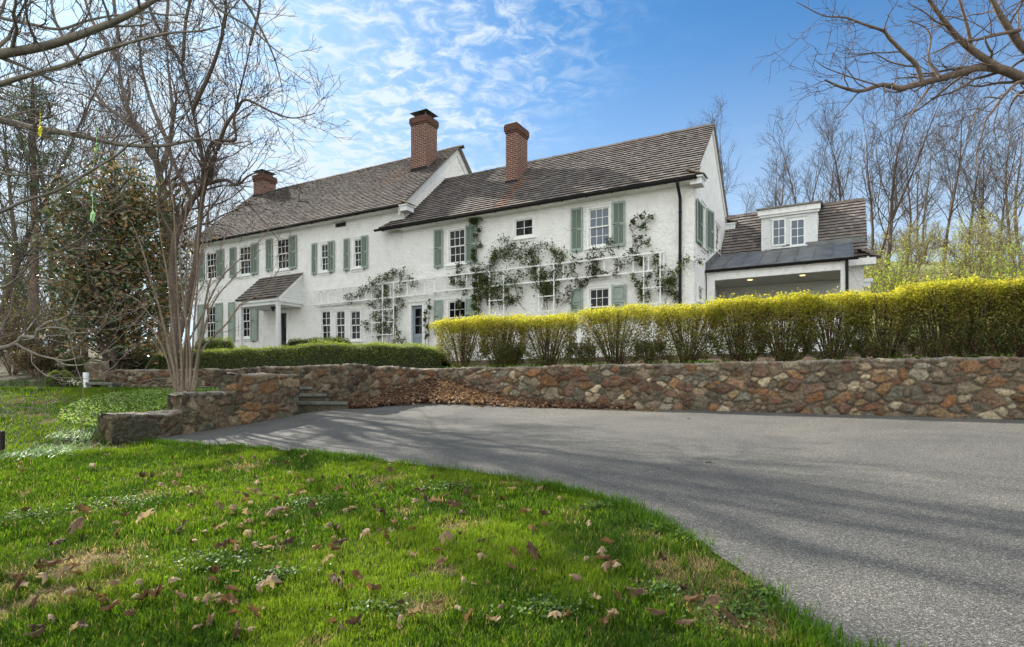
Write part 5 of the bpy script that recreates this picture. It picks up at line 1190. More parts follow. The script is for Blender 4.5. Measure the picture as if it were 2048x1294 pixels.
wid = [1.2, .95, 1.15, 1.3, 1.15, .95, .95, 1.0, 1.0, .95, .9, .9, .9, .95]
for i, (s, w_) in enumerate(zip(hs, wid)):
    nm = ORD[i]; hedge_shrub(s, w_*1.12, 1.35, 1.05, 400+i, f'{nm} shrub from the left end of the yellow topped hedge' if i < 13 else 'last shrub of the yellow topped hedge at its right end')
for i, x_ in enumerate((1022, 1163, 1300)):
    hedge_shrub(s_at(x_), .6, .62, .6, 430+i, ['small round shrub under the left part of the yellow hedge', 'small round shrub in the middle gap under the yellow hedge', 'small green shrub in the third gap under the yellow hedge'][i], True)
def box_hedge(name, pts, dep, label, seed, pal, n_per=5200, size=.034, cat='hedge'):
    """pts rows (x,y,zbase,ztop) left->right"""
    r_ = np.random.default_rng(seed); P = np.array(pts, float); d = np.concatenate([[0], np.cumsum(np.hypot(*np.diff(P[:, :2], axis=0).T))]); Ln = d[-1]; base = (P[:, 0].mean(), P[:, 1].mean(), P[:, 2].min())
    root = empty(name, base, label=label, cat=cat); n = int(Ln*n_per); s = r_.uniform(0, Ln, n); X, Y, ZB, ZT = [np.interp(s, d, P[:, i]) for i in range(4)]
    T_ = (P[-1, :2]-P[0, :2])/np.linalg.norm(P[-1, :2]-P[0, :2]); Nn = np.array([-T_[1], T_[0]])
    endf = np.minimum(1, np.sqrt(np.clip(np.minimum(s, Ln-s)/.35, 0.02, 1)))
    hh = (ZT-ZB)*(.6+.4*endf); 
    per = r_.random(n)*(dep+2.0*hh.mean()); ph = r_.uniform(0, 1, n)
    # superellipse section
    th = r_.uniform(0, math.pi, n); ct, st_ = np.cos(th), np.sin(th); e = .45
    a = np.sign(ct)*np.abs(ct)**e*dep/2*(.75+.25*endf); h_ = np.abs(st_)**e*hh
    lump = 1+.13*(fbm(s*2.2, th*2.0, seed)-.5)*2+.06*(fbm(s*7, th*5, seed+3)-.5)*2; jit = 1-np.abs(r_.normal(0, .07, n))
    jit = jit+(r_.random(n) < .06)*r_.uniform(0, .10, n); a = a*lump*jit; h_ = h_*lump*jit
    C = np.stack([X+Nn[0]*a, Y+Nn[1]*a, ZB+h_], 1)
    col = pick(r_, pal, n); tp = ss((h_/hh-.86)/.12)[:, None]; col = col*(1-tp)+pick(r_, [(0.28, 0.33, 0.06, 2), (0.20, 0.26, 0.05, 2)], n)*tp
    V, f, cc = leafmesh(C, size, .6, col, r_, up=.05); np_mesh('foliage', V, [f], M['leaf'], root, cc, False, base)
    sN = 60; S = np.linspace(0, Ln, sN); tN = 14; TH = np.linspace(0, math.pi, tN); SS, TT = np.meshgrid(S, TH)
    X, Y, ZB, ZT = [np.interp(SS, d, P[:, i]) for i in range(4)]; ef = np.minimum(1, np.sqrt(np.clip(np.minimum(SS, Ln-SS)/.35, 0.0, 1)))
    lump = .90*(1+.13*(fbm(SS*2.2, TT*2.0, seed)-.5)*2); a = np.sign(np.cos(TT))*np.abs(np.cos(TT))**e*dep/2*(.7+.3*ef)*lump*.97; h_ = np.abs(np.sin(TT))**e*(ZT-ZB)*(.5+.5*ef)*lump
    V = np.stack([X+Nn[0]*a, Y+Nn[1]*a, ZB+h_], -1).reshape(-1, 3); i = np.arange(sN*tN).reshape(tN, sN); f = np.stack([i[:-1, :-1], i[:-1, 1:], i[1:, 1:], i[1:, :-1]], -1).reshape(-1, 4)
    np_mesh('dark_core', V, [f], M['bark'], root, np.tile(np.array([0.022, 0.026, 0.012]), (len(V), 1)), True, base)  # solid core shell painted near-black, standing in for shade inside the hedge
BX = [(0.075, 0.12, 0.02, 4), (0.13, 0.18, 0.03, 3), (0.26, 0.30, 0.06, 1.8), (0.03, 0.045, 0.015, 2.5)]
def hpt(px, Z, ytop, zb=None): p = ray(px, ytop, Z); return (p[0], p[1], float(H(p[0], p[1]))-.05 if zb is None else zb, p[2])
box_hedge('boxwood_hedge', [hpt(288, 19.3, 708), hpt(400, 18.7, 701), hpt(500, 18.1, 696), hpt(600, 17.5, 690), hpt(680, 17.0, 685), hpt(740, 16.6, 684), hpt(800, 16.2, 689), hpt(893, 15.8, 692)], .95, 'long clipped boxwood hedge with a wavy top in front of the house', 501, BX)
box_hedge('boxwood_hedge', [hpt(578, 24.6, 678), hpt(640, 23.6, 676.5), hpt(700, 22.8, 677)], .7, 'short dark clipped hedge under the triple window', 502, [(0.03, 0.055, 0.018, 3), (0.05, 0.08, 0.03, 2)], 3000, .045)
box_hedge('boxwood_shrub', [hpt(404, 25.2, 676), hpt(430, 24.9, 674), hpt(456, 24.6, 678)], 1.2, 'rounded bright green shrub below the left lower windows', 503, [(0.14, 0.19, 0.04, 3), (0.09, 0.13, 0.03, 2)], 4500, .045, 'shrub')
box_hedge('boxwood_shrub', [hpt(103, 15.9, 742, -.1), hpt(124, 15.8, 738, -.1), (ray(144, 744, 15.8)[0], 15.8, -.1, ray(144, 744, 15.8)[2])], .5, 'small round green bush beside the white flowers at the left end of the path', 504, BX, 4500, .035, 'shrub')

# -- vines on the trellis
IVY = [(0.035, 0.065, 0.02, 4), (0.06, 0.10, 0.03, 3), (0.10, 0.15, 0.04, 1.2), (0.12, 0.07, 0.05, .8)]
def vine(label, paths, nl, spread, seed, pal=IVY, t=-.20, size=.07, twl=.45, dens=3.0, stemr=.012, name='climbing_rose', cat='climbing plant', stemc=(0.13, 0.10, 0.07)):
    nl = int(nl*1.35); r_ = np.random.default_rng(seed); p0 = hp(*paths[0][0], t); base = (p0[0], p0[1], HG); root = empty(name, base, label=label, cat=cat, group='climbing plants on the house front')
    lms, out = [], [[], [], []]
    for pts in paths:
        P = np.array([hp(x, y, t+r_.normal(0, .03)) for x, y in pts]); P = smooth_poly(P, 3); P = P+r_.normal(0, .012, P.shape); Rr = np.linspace(stemr, .003, len(P)); lms.append((P, Rr))
        spawn(r_, out, P, Rr, 1, [None, dict(dens=dens, len=twl, ang=.8, n=5, wig=.2, trop=(0, 0, .2), rr=.5, start=.05), dict(dens=4, len=twl*.4, ang=.8, n=4, wig=.2, trop=(0, 0, 0), rr=.6)], .003)
    def flat(V):
        tt = (V[:, 0]-OX)*vx+(V[:, 1]-OY)*vy; nt_ = np.clip(tt, t-.16, -.05); V[:, 0] += (nt_-tt)*vx; V[:, 1] += (nt_-tt)*vy; return V
    V, f = tubes([(P, Rr) for P, Rr in lms], 5); V2, f2 = tubes(out[1]+out[2], 3); V2 = flat(V2); n0 = len(V); V = np.concatenate([V, V2]); np_mesh('stems', V, [np.concatenate([f, f2+n0])], M['bark'], root, bark_cols(V, stemc), True, base)
    A = np.concatenate([q[0][2:] for q in out[1]+out[2]]+[P[len(P)//4:] for P, _ in lms]); C = flat(A[r_.integers(0, len(A), nl)]+r_.normal(0, 1, (nl, 3))*spread)
    V, f, c = leafmesh(C, size, .8, pick(r_, pal, nl), r_, up=.1); np_mesh('foliage', V, [f], M['leaf'], root, c, False, base)
vine('dense climbing rose on the ladder trellis between the triple window and the blue door', [[(768, 690), (766, 640), (762, 600), (770, 560), (785, 545)], [(758, 690), (752, 640), (750, 590), (760, 552), (800, 548)], [(776, 690), (782, 640), (775, 600), (760, 565), (740, 570), (715, 590), (690, 600)], [(785, 690), (790, 650), (796, 610), (800, 580), (806, 550), (835, 566)], [(770, 660), (745, 640), (735, 660)], [(780, 680), (800, 680), (808, 690)]], 2600, .07, 601, pal=IVY+[(0.45, 0.28, 0.05, .25)], dens=4.5)
vine('ivy climbing beside the upper left shuttered window of the right range up to the eave', [[(948, 640), (950, 600), (946, 560), (950, 520), (956, 480), (954, 450), (940, 440), (962, 438)], [(956, 640), (958, 590), (952, 550), (958, 530)]], 1500, .05, 602, name='climbing_ivy', dens=3.5, twl=.22)
vine('thin ivy strands on the lower window near the hedge end', [[(918, 640), (922, 600), (930, 560), (928, 540)], [(905, 570), (915, 545), (912, 530)], [(935, 560), (920, 570), (905, 562), (893, 550)]], 550, .05, 603, name='climbing_ivy', twl=.3)
vine('strip of ivy beside the blue door', [[(858, 692), (857, 650), (859, 615), (858, 600)], [(852, 692), (851, 650), (853, 606)]], 420, .035, 604, name='climbing_ivy', dens=2, twl=.15)
vine('large arching climbing rose in the middle of the house front', [[(1090, 620), (1085, 590), (1075, 560), (1060, 530), (1030, 510), (1000, 515), (975, 535), (960, 560)], [(1095, 620), (1090, 570), (1075, 530), (1050, 500), (1015, 498), (990, 510)], [(1085, 620), (1095, 570), (1110, 540), (1115, 515), (1095, 500), (1070, 495), (1055, 490)], [(1050, 620), (1035, 600), (1030, 570), (1010, 550), (985, 545), (965, 560)], [(1000, 620), (990, 590), (975, 570), (965, 540)], [(1110, 615), (1105, 580), (1110, 550), (1125, 520), (1110, 500)], [(1030, 510), (1015, 490), (1012, 475)], [(1095, 600), (1085, 570), (1050, 550), (1020, 565)], [(975, 560), (985, 510), (1000, 500)]], 3400, .085, 605, pal=IVY+[(0.45, 0.42, 0.08, .3)], dens=5.5)
vine('lower tangle of climbing rose left of the middle trellis ladder', [[(985, 620), (975, 590), (965, 570), (960, 545)], [(1005, 620), (1000, 590), (985, 565), (970, 570)], [(965, 630), (960, 600), (972, 580), (995, 575)], [(1012, 620), (1018, 590), (1010, 570)]], 1300, .07, 611, pal=IVY+[(0.45, 0.42, 0.08, .8)], dens=4.5)
vine('climbing rose trained sideways below the right upper window', [[(1112, 615), (1130, 590), (1160, 565), (1200, 550), (1240, 535), (1265, 522), (1290, 520)], [(1120, 612), (1160, 570), (1185, 540), (1205, 510), (1222, 485)], [(1160, 565), (1150, 545), (1140, 535), (1165, 520), (1190, 525)], [(1180, 555), (1195, 545), (1180, 530)], [(1185, 530), (1190, 505), (1200, 495)], [(1240, 535), (1235, 520), (1228, 512)]], 1200, .06, 606, dens=3.2, pal=IVY+[(0.14, 0.06, 0.07, 1.5)])
vine('climbing rose sending a tall shoot beside the right upper shutter', [[(1300, 600), (1292, 560), (1285, 530), (1275, 500), (1268, 470), (1262, 450), (1275, 432), (1292, 424)], [(1272, 500), (1285, 485), (1297, 480)], [(1265, 460), (1285, 450), (1300, 432)], [(1270, 480), (1290, 470)], [(1285, 530), (1270, 510), (1250, 500)], [(1268, 450), (1282, 455), (1292, 458)]], 620, .04, 607, dens=1.8, twl=.3)
vine('bushy climber near the black downspout', [[(1320, 610), (1322, 580), (1318, 550), (1312, 520), (1306, 505)], [(1275, 610), (1282, 590), (1275, 570), (1268, 560)], [(1330, 610), (1340, 570), (1350, 545), (1365, 530), (1395, 520)], [(1350, 610), (1352, 580), (1345, 550)], [(1290, 615), (1292, 590), (1282, 570)]], 1300, .06, 608, dens=4, pal=IVY+[(0.22, 0.28, 0.06, 2)])

# ---------------------------------------------------------------- grass, ground cover, dead leaves
r_ = np.random.default_rng(77)
def blades(name, n, ymin, ymax, hgt, wid_, label_mat='grass_blade', power=2.0, five=True, seed=1, filt=None, parent=None):
    r_ = np.random.default_rng(seed); u = r_.random(n); Y = (ymin**(-power+2)+(ymax**(-power+2)-ymin**(-power+2))*u)**(1/(2-power)) if power != 2 else ymin*(ymax/ymin)**u
    X = r_.uniform(-1.2, .70, n)*Y
    e = .03*(fbm(X*9, Y*9, 4)-.5)*4*.5
    ok = ~inpoly(X+e, Y+e*.5, DRIVE) & (Y < wallY(X)-.0)
    al = (X-P0[0])*dW[0]+(Y-P0[1])*dW[1]; pe = (X-P0[0])*nW[0]+(Y-P0[1])*nW[1]; ok &= ~((al > -.05) & (pe < .40) & (pe > -.1)) & ~((al > WL-.1) & (Y < 14.3) & (X > -5.6)) & ~((Y > 13.2) & (X > -7) & (Y > np.interp(X, [-7, -4.9], [14.5, 13.7])))
    py_ = np.interp(X, pth[::-1, 0], pth[::-1, 1]); ok &= ~((Y > py_-.03) & (X > -19) & (Y < py_+.55)); ok &= Y < np.where(X < -11.4, 40, py_)
    if filt is not None: ok &= filt(X, Y)
    X, Y = X[ok], Y[ok]; n = len(X); Z = H(X, Y)
    dr = dryness(X, Y); tuft = fbm(X*5, Y*5, 13); t2 = fbm(X*1.2, Y*1.2, 14)
    keep = r_.random(n) > dr*.55; X, Y, Z, dr, tuft, t2 = X[keep], Y[keep], Z[keep], dr[keep], tuft[keep], t2[keep]; n = len(X)
    tuft = np.clip(tuft+.9*(fbm(X*11, Y*11, 44)-.5), 0, 1.3); h = hgt*(.35+1.35*tuft)*r_.uniform(.6, 1.25, n)*(1-.45*dr); w_ = wid_*r_.uniform(.7, 1.3, n)
    a = r_.uniform(0, 6.28, n); lean = r_.uniform(.1, .75, n)*h+dr*h*.6; ld = a+r_.normal(0, .4, n)
    bx_ = np.stack([np.cos(a+1.57), np.sin(a+1.57), a*0], 1)*w_[:, None]; lv = np.stack([np.cos(ld), np.sin(ld), a*0], 1)*lean[:, None]
    B = np.stack([X, Y, Z-.004], 1); up = np.array([0, 0, 1.])*h[:, None]
    if five:
        V = np.stack([B-bx_*.5, B+bx_*.5, B+up*.6+lv*.35+bx_*.38, B+up*.6+lv*.35-bx_*.38, B+up*.93+lv], 1).reshape(-1, 3); b0 = np.arange(n)[:, None]*5
        F_ = [b0+np.array([0, 1, 2, 3]), b0+np.array([3, 2, 4])]; k = 5
    else:
        V = np.stack([B-bx_*.5, B+bx_*.5, B+up+lv*.8], 1).reshape(-1, 3); b0 = np.arange(n)[:, None]*3; F_ = [b0+np.array([0, 1, 2])]; k = 3
    gr = pick(r_, [(0.062, 0.13, 0.009, 4), (0.105, 0.185, 0.011, 3), (0.022, 0.058, 0.007, 3.5), (0.16, 0.22, 0.025, 1)], n, .3); yl = np.array([0.18, 0.265, 0.02]); t3 = fbm(X*1.9, Y*1.9, 71); dk = (ss((t3-.50)*6)*.7)[:, None]; gr = gr*(1-dk)+np.array([0.028, 0.068, 0.010])*dk; h = h*(1+.5*dk[:, 0])
    m_ = (ss((t2-.42)*4)*.6)[:, None]; gr = gr*(1-m_)+yl*m_*r_.uniform(.8, 1.2, (n, 1)); st_ = pick(r_, [(0.38, 0.30, 0.16, 3), (0.27, 0.19, 0.10, 2), (0.16, 0.20, 0.05, 1)], n)
    dd = (r_.random(n) < dr*.8+.03)[:, None]; col = np.where(dd, st_, gr)
    return V, F_, np.repeat(col, k, axis=0)
def blade_obj(name, parts):
    Vs, Fq, Ft, Cs, b = [], [], [], [], 0
    for V, F_, c in parts:
        for f in F_: (Fq if f.shape[1] == 4 else Ft).append(f+b)
        Vs.append(V); Cs.append(c); b += len(V)
    o = np_mesh(name, np.concatenate(Vs), [np.concatenate(Fq)] + [np.concatenate(Ft)] if Fq else [np.concatenate(Ft)], M['grass_blade'], col=np.concatenate(Cs)); return tag(o, kind='stuff')
gro = blade_obj('grass', [blades('g', 215000, 1.7, 4.2, .050, .0045, seed=1, power=1.6), blades('g', 215000, 4.2, 8.5, .052, .0075, seed=2, power=1.2), blades('g', 190000, 7.5, 17.5, .055, .016, seed=3, power=.4, five=False)])
tag(gro, 'short bright green lawn grass with straw patches beside the driveway', 'grass')
# taller tufts along the driveway edge
E3 = resample(EDGE[1:22], 260); r_ = np.random.default_rng(88); Vs = []; 
n = 15000; i = r_.integers(0, 260, n); dn = fbm(E3[i, 0]*2.1, E3[i, 1]*2.1, 6); kp = r_.random(n) < np.clip((dn-.38)*4, .05, 1); i = i[kp]; n = len(i)
X = E3[i, 0]+r_.normal(-.02, .05, n); Y = E3[i, 1]+r_.normal(-.03, .045, n); Z = low(X, Y); hh = .085*(.5+fbm(X*4, Y*4, 2))*r_.uniform(.5, 1.3, n); a = r_.uniform(0, 6.28, n)
bx_ = np.stack([np.cos(a+1.57), np.sin(a+1.57), a*0], 1)*.006; lv = np.stack([np.cos(a), np.sin(a), a*0], 1)*(hh*r_.uniform(.2, .9, n))[:, None]; B = np.stack([X, Y, Z], 1); up = np.array([0, 0, 1.])*hh[:, None]
V = np.stack([B-bx_*.5, B+bx_*.5, B+up*.6+lv*.35+bx_*.38, B+up*.6+lv*.35-bx_*.38, B+up*.9+lv], 1).reshape(-1, 3); b0 = np.arange(n)[:, None]*5
o = np_mesh('edge_grass', V, [b0+np.array([0, 1, 2, 3]), b0+np.array([3, 2, 4])], M['grass_blade'], col=np.repeat(pick(r_, [(0.05, 0.12, 0.012, 3), (0.09, 0.17, 0.015, 2)], n), 5, axis=0)); tag(o, 'longer dark green grass tufts hanging over the driveway edge', 'grass', kind='stuff')
# leafy ground cover at the hedge foot, around the myrtle and long leaves near the low wall
def cover(name, C, size, asp, pal, label, seed, mat_='leaf', up=.5):
    r_ = np.random.default_rng(seed); V, f, c = leafmesh(C, size, asp, pick(r_, pal, len(C)), r_, up=up); o = np_mesh(name, V, [f], M[mat_], col=c); return tag(o, label, 'ground cover', kind='stuff')
n = 9000; s = r_.uniform(-.3, 11.5, n); kp = fbm(s*1.6, s*0+4, 12) > .36+.25*r_.random(n); s = s[kp]; n = len(s); off_ = r_.uniform(.42, 1.3, n)
X = WA[0]+hd[0]*s+hn[0]*off_; Y = WA[1]+hd[1]*s+hn[1]*off_; C = np.stack([X, Y, H(X, Y)+r_.random(n)*.17*(1+.0*s)], 1)
cover('ground_cover', C, .05, .75, [(0.16, 0.30, 0.04, 3), (0.25, 0.38, 0.06, 2), (0.06, 0.12, 0.03, 2)], 'bright green leafy ground cover at the foot of the yellow hedge', 90)
n = 9000; a = r_.uniform(0, 6.28, n); q = np.sqrt(r_.random(n)); X = -6.3+np.cos(a)*q*1.9; Y = 11.3+np.sin(a)*q*1.7; pe = (X-P0[0])*nW[0]+(Y-P0[1])*nW[1]; kp = pe > .38; X, Y = X[kp], Y[kp]; C = np.stack([X, Y, H(X, Y)+.01+r_.random(len(X))*.05], 1)
cover('clover', C, .04, .7, [(0.26, 0.36, 0.12, 3), (0.16, 0.28, 0.05, 3), (0.36, 0.40, 0.20, 1)], 'pale clover and vetch spreading round the myrtle base', 91)
cc_ = [(planeint(px_, py_), rr) for px_, py_, rr in ((1190, 1020, .12), (1330, 1065, .10), (1395, 1085, .14), (1545, 1200, .16), (1480, 1235, .2), (250, 1010, .3), (620, 1010, .25), (760, 1230, .16), (1100, 1230, .18), (420, 1130, .25), (900, 980, .2), (60, 1040, .35), (560, 1160, .14), (1330, 1195, .14))]
C = []
for (c_, rr) in cc_:
    k_ = int(340*rr/.15); a = r_.uniform(0, 6.28, k_); q = rr*np.abs(r_.normal(0, .55, k_)); X = c_[0]+np.cos(a)*q*1.5; Y = c_[1]+np.sin(a)*q; C.append(np.stack([X, Y, H(X, Y)+.02+r_.random(k_)*.04], 1))
C = np.concatenate(C); C = C[~inpoly(C[:, 0], C[:, 1], DRIVE)]
cover('lawn_weeds', C, .024, .75, [(0.07, 0.14, 0.025, 3), (0.12, 0.20, 0.035, 2), (0.04, 0.08, 0.02, 2)], 'small round leaved weeds and clover growing through the lawn', 92, up=.8)
# strap leaves
c0 = [planeint(200, 875), planeint(165, 888), planeint(120, 905), planeint(60, 915), planeint(220, 862)]; V = []; cc = []
for q in range(900):
    c = c0[r_.integers(0, 5)]; x, y = c[0]+r_.normal(0, .22), c[1]+r_.normal(0, .16)
    if (x-P0[0])*dW[0]+(y-P0[1])*dW[1] > -.05: continue
    z = float(H(x, y)); a = r_.uniform(0, 6.28); ln = r_.uniform(.12, .26); d = np.array([math.cos(a), math.sin(a), 0]); s_ = np.array([-d[1], d[0], 0])*.005; p = np.array([x, y, z]); hz = r_.uniform(.03, .12)
    V += [p-s_, p+s_, p+d*ln*.5+s_+(0, 0, hz), p+d*ln*.5-s_+(0, 0, hz), p+d*ln+(0, 0, hz*.5)]; cc += [np.array([0.22, 0.33, 0.20])*r_.uniform(.6, 1.3)]*5
n = len(V)//5; b0 = np.arange(n)[:, None]*5; o = np_mesh('bulb_foliage', np.array(V), [b0+np.array([0, 1, 2, 3]), b0+np.array([3, 2, 4])], M['leaf'], col=np.array(cc)); tag(o, 'pale grey green strap leaves flopping over the grass by the low wall end', 'ground cover', kind='stuff')
# dead leaves: a few shapes, then copies
def leaf_shape(seed):
    r_ = np.random.default_rng(seed); k = 20; an = np.linspace(0, 2*np.pi, k, endpoint=False)+r_.normal(0, .06, k)
    rad = .5*(.50+.50*np.abs(np.cos(an*2.5+.2)))*r_.uniform(.75, 1.15, k); rad[k//2] *= .6
    P = np.stack([np.cos(an)*rad*1.15, np.sin(an)*rad*.85], 1); inner = P*.5; V2 = np.vstack([[0, 0], inner, P])
    c1, c2 = r_.uniform(3.8, 8.5), r_.uniform(-1.5, 3.0); x_, y_ = V2[:, 0], V2[:, 1]
    Y_ = np.sin(y_*c1)/c1; Zc = (1-np.cos(y_*c1))/c1+c2*x_**2*.4+r_.normal(0, .06, len(V2)); V = np.column_stack([x_*(1-.12*abs(c2)), Y_+.25*x_*x_*r_.normal(), Zc])
    if r_.random() < .5: V[:, 2] *= -1
    V[:, 2] -= V[:, 2].min()
    f1 = [(0, 1+i, 1+(i+1) % k) for i in range(k)]; f2 = [(1+i, 1+k+i, 1+k+(i+1) % k, 1+(i+1) % k) for i in range(k)]
    base = np.array([(0.19, 0.13, 0.078), (0.10, 0.062, 0.036), (0.27, 0.195, 0.125), (0.06, 0.036, 0.024), (0.33, 0.25, 0.165), (0.15, 0.085, 0.042)][seed % 6]); col = base*(.75+.5*r_.random((len(V), 1)))
    st = np.array([(.5, -.01, .1), (.5, .01, .1), (.85, .01, .16), (.85, -.01, .16)])
    V = np.vstack([V, st]); f2.append((len(V)-4, len(V)-3, len(V)-2, len(V)-1)); col = np.vstack([col, np.tile(base*.7, (4, 1))])
    return V, f1, f2, col
LG = 'dead leaves scattered on the grass'
def leaf_obj(seed):
    V, f1, f2, col = leaf_shape(seed); o = np_mesh('dead_leaf', V, [np.array(f1), np.array(f2)], M['dry_leaf'], col=col, smooth=True); return o
protos = [leaf_obj(700+i) for i in range(14)]; usedp = [False]*14
def put_leaf(x, y, sz, label, k, tilt=.5):
    o = protos[k] if not usedp[k] else protos[k].copy()
    if usedp[k]: COL.objects.link(o)
    usedp[k] = True; o.location = (x, y, float(H(x, y))+.034+sz*.10); o.scale = (sz, sz*random.uniform(.7, 1.1), sz*random.uniform(.7, 1.2)); o.rotation_euler = (random.gauss(0, tilt), random.gauss(0, tilt), random.uniform(0, 6.28)); tag(o, label, 'leaf', LG)
BIG = [(293, 1052, 40, 'dark brown folded leaf left of centre in the lawn'), (162, 1037, 52, 'long curled brown leaf on the dark grass at the left'), (154, 1072, 36, 'flat tan leaf below the long curled leaf at the left'), (108, 1108, 34, 'crumpled tan leaf above the bare patch'), (361, 968, 42, 'clump like brown leaf high in the lawn'), (430, 1165, 36, 'pale curled leaf low centre left'),
       (492, 1085, 34, 'leaf standing on edge in the middle left of the lawn'), (465, 1103, 28, 'broad tan leaf beside the standing leaf'), (885, 1145, 36, 'pale rounded leaf below the lawn centre'), (1058, 1125, 40, 'pale pink broken leaf right of the lawn centre'), (893, 1100, 38, 'narrow upright leaf in the lawn centre'), (675, 1195, 40, 'dark speckled leaf near the bottom centre'),
       (540, 1195, 42, 'dark brown leaf near the bottom left of centre'), (310, 1215, 40, 'reddish brown leaf near the bottom left'), (415, 1225, 34, 'pale torn leaf at the bottom left'), (460, 1225, 44, 'long curled leaf at the bottom left of centre'), (1425, 1225, 34, 'tan leaf near the driveway edge at the lower right'), (1315, 1252, 36, 'twisted dark leaf at the lower right of the lawn'),
       (985, 1265, 36, 'dark leaf at the bottom edge of the lawn'), (710, 1265, 34, 'pale leaf at the bottom edge'), (1235, 1150, 26, 'pale leaf with a long stalk right of the lawn centre'), (1225, 1145, 26, 'brown curled leaf touching the pale stalked leaf'), (870, 1020, 32, 'brown leaf above the lawn centre'), (905, 1028, 30, 'tan leaf near the driveway above the lawn centre'),
       (735, 1087, 28, 'small tan leaf left of the lawn centre'), (575, 1100, 26, 'small curled leaf in the left half of the lawn'), (232, 1060, 16, 'small pale leaf at the left of the lawn'), (105, 1150, 30, 'dark leaf on the bare patch'), (120, 1165, 32, 'reddish leaf on the bare patch'), (30, 1185, 44, 'long rust coloured leaf at the left edge'), (545, 1045, 30, 'tan leaf among a cluster in the upper lawn'), (560, 1035, 26, 'brown leaf among a cluster in the upper lawn'), (835, 1250, 40, 'big dark crumpled leaf at the bottom centre'), (285, 965, 26, 'small curled leaf high on the left lawn'), (186, 945, 24, 'tan leaf high on the left lawn')]
for i, (px, py, s, lb) in enumerate(BIG):
    x, y = planeint(px, py); put_leaf(x, y, min(s/FL*y*1.3, .17), lb, i % 14, .35)
nn_ = 0
while nn_ < 262:
    py = 905+random.random()**1.15*385; px = random.uniform(20, 1500)
    if random.random() > (1.0 if 400 < px < 950 and 930 < py < 1120 else .32): continue
    x, y = planeint(px, py)
    if inpoly(np.array([x+.08]), np.array([y+.05]), DRIVE)[0]: continue
    put_leaf(x, y, random.uniform(.05, .115), 'small dry brown leaf among many scattered over the lawn', random.randrange(14), .4); nn_ += 1
# leaf pile
r_ = np.random.default_rng(99)
def pile_h(px, py): pass
cen = np.array([WA[0]+.25, WA[1]-.55])
n = 15000; s = r_.random(n); seg_ = r_.random(n) < .62; 
t1 = r_.random(n)**1.25*5.3; oA = np.abs(r_.normal(0, .62, n))*np.clip(1-t1/5.6, .15, 1)
XA = WA[0]+hd[0]*t1-hn[0]*(oA+.02); YA = WA[1]+hd[1]*t1-hn[1]*(oA+.02)
sd = np.array([WC[0]-WA[0], WC[1]-WA[1]]); sl = np.linalg.norm(sd); sd /= sl; sn = np.array([-sd[1], sd[0]]); 
if sn[0] < 0: sn = -sn
t2 = r_.random(n)**1.3*sl*.98; oB = np.abs(r_.normal(0, .8, n))*np.clip(1-t2/sl*.85, .1, 1)
XB_ = WA[0]+sd[0]*t2+sn[0]*(oB+.03); YB_ = WA[1]+sd[1]*t2+sn[1]*(oB+.03)
X = np.where(seg_, XA, XB_); Y = np.where(seg_, YA, YB_); dc = np.hypot(X-WA[0], Y-WA[1]); ow = np.where(seg_, oA, oB); tt_ = np.where(seg_, t1/5.6, t2/sl)
hp_ = .30*np.exp(-(dc/1.7)**2)+.20*np.clip(1-tt_, 0, 1)*np.exp(-(ow/.5)**2); Z = low(X, Y)+hp_*np.where(r_.random(n) < .8, r_.uniform(.85, 1.05, n), r_.random(n))+.01
V, f, c = leafmesh(np.stack([X, Y, Z+.02], 1), .10, .7, pick(r_, [(0.20, 0.125, 0.085, 4), (0.13, 0.075, 0.05, 3.5), (0.30, 0.21, 0.15, 2.2), (0.07, 0.04, 0.028, 3), (0.20, 0.10, 0.055, .6)], n), r_, up=.25, fold=.8)
o = np_mesh('leaf_pile', V, [f], M['dry_leaf'], col=c); tag(o, 'heap of dry brown leaves drifted into the corner of the stone wall', 'leaf pile', kind='stuff')
# grit and litter on the driveway edge by the wall
n = 2600; s = r_.uniform(0, 5.6, n); o_ = np.abs(r_.normal(0, .28, n)); X = WA[0]+.3+hd[0]*s-hn[0]*(o_+.35*np.exp(-s)); Y = WA[1]-.2+hd[1]*s-hn[1]*(o_+.35*np.exp(-s)); V, f, c = leafmesh(np.stack([X, Y, low(X, Y)+.022], 1), .035, .6, pick(r_, [(0.30, 0.20, 0.10, 3), (0.18, 0.12, 0.07, 2)], n), r_, up=2.0)
o = np_mesh('leaf_litter', V, [f], M['dry_leaf'], col=c); tag(o, 'fine brown leaf crumbs fringing the leaf heap on the driveway', 'leaf litter', kind='stuff')
# small debris on the asphalt
def debris(px, py, s, lb, seed):
    x, y = planeint(px, py); V, f1, f2, col = leaf_shape(seed); o = np_mesh('fallen_twig' if s < 0 else 'dead_leaf', V*[1, .35, .5], [np.array(f1), np.array(f2)], M['dry_leaf'], col=col*.5, smooth=True); o.scale = (abs(s),)*3; o.location = (x, y, float(low(x, y))+.02); o.rotation_euler = (0, 0, random.uniform(-.3, .3)); tag(o, lb, 'leaf')
debris(1252, 824, .13, 'small black lump on the driveway near the wall', 801); debris(1378, 841, .12, 'thin dark scrap lying on the driveway in the sun', 802); debris(1418, 930, .10, 'pale scrap lying in the middle of the driveway', 803); debris(960, 824, .22, 'thin curved twig on the driveway before the leaf heap', 804); debris(1337, 943, .05, 'tiny dark scrap in the middle of the driveway', 805); debris(1706, 836, .06, 'tiny dark scrap on the driveway by the long wall', 806)

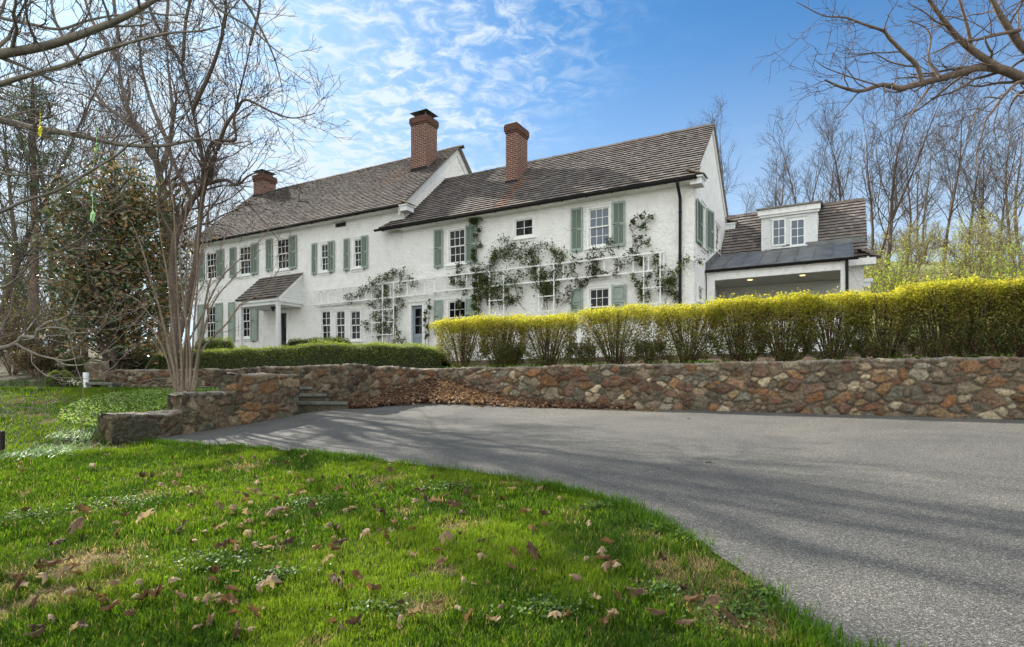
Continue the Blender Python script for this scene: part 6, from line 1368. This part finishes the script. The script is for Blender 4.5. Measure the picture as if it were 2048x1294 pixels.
# ---------------------------------------------------------------- small garden things at the left
X, Y = ray(172, 760, 15.6)[:2]; z0 = float(H(X, Y)); zt = ray(172, 745, 15.6)[2]; b = MB()
b.tube((0, 0, 0), (0, 0, zt-z0-.03), .062, 16); b.tube((0, 0, zt-z0-.10), (0, 0, zt-z0), .070, 16); o = b.build('vent_post', M['white_plastic']); o.location = (X, Y, z0); tag(o, 'short white capped pipe standing by the path at the left', 'pipe')
X, Y = onground(1, 904); z0 = float(H(X, Y)); b = MB(); b.box(-.045, .045, -.04, .04, -.1, ray(1, 862, Y)[2]-z0); o = b.build('wooden_post', M['dark_wood'], bevel=.008); o.location = (X-.005, Y, z0); tag(o, 'short dark wooden post at the left edge of the lawn', 'post')
X, Y = ray(208, 766, 15.7)[:2]; z0 = float(H(X, Y)); b = MB(); b.box(-.36, .36, -.2, .2, .12, .19); b.box(-.33, -.22, -.18, .18, -.05, .12); b.box(.22, .33, -.18, .18, -.05, .12); o = b.build('stone_bench', M['slate_tread'], bevel=.01); o.location = (X, Y, z0); tag(o, 'low dark slab bench between the white pipe and the terrace wall', 'bench')
def wpx(px, Z, h): X = (px-CX)/FL*Z; z = float(H(X, Z)); return (X, Z, z-.1, z+h)
stone_wall('rubble_wall', [dict(path=[wpx(60, 20.5, .22), wpx(102, 20.2, .30)], T=.4, pal='dark', size=.16, seed=31, res=.05)], 'short tumbled rubble wall on the slope at the far left')
stone_wall('rubble_wall', [dict(path=[wpx(172, 18.4, .48), wpx(222, 18.2, .55)], T=.4, pal='mix', size=.16, seed=32, res=.05)], 'short rubble wall behind the white pipe beside the magnolia trunk')
# white narcissi by the path
r_ = np.random.default_rng(120); root = empty('narcissus_clump', (ray(143, 770, 15.8)[0], 15.8, 0), label='clump of white narcissi beside the round bush', cat='flowers'); base = tuple(root.location)
V = []; C = []
for i in range(60):
    p = np.array(base)+(r_.normal(0, .18), r_.normal(0, .1), float(H(base[0], base[1]))-base[2]); a = r_.uniform(0, 6.28); d = np.array([math.cos(a)*.06, math.sin(a)*.06, r_.uniform(.15, .3)]); V += [p-(.006, 0, 0), p+(.006, 0, 0), p+d]; 
np_mesh('foliage', np.array(V), [np.arange(len(V)).reshape(-1, 3)], M['leaf'], root, np.tile(np.array([0.10, 0.2, 0.06]), (len(V), 1)), False, base)
Cc = np.array(base)+np.column_stack([r_.normal(0, .16, 26), r_.normal(0, .1, 26), r_.uniform(.12, .28, 26)])+(0, 0, float(H(base[0], base[1]))-base[2]); V, f, c = leafmesh(np.repeat(Cc, 5, axis=0)+r_.normal(0, .012, (130, 3)), .05, .7, np.tile(np.array([.8, .8, .72]), (130, 1)), r_); np_mesh('flowers', V, [f], M['leaf'], root, c, False, base)
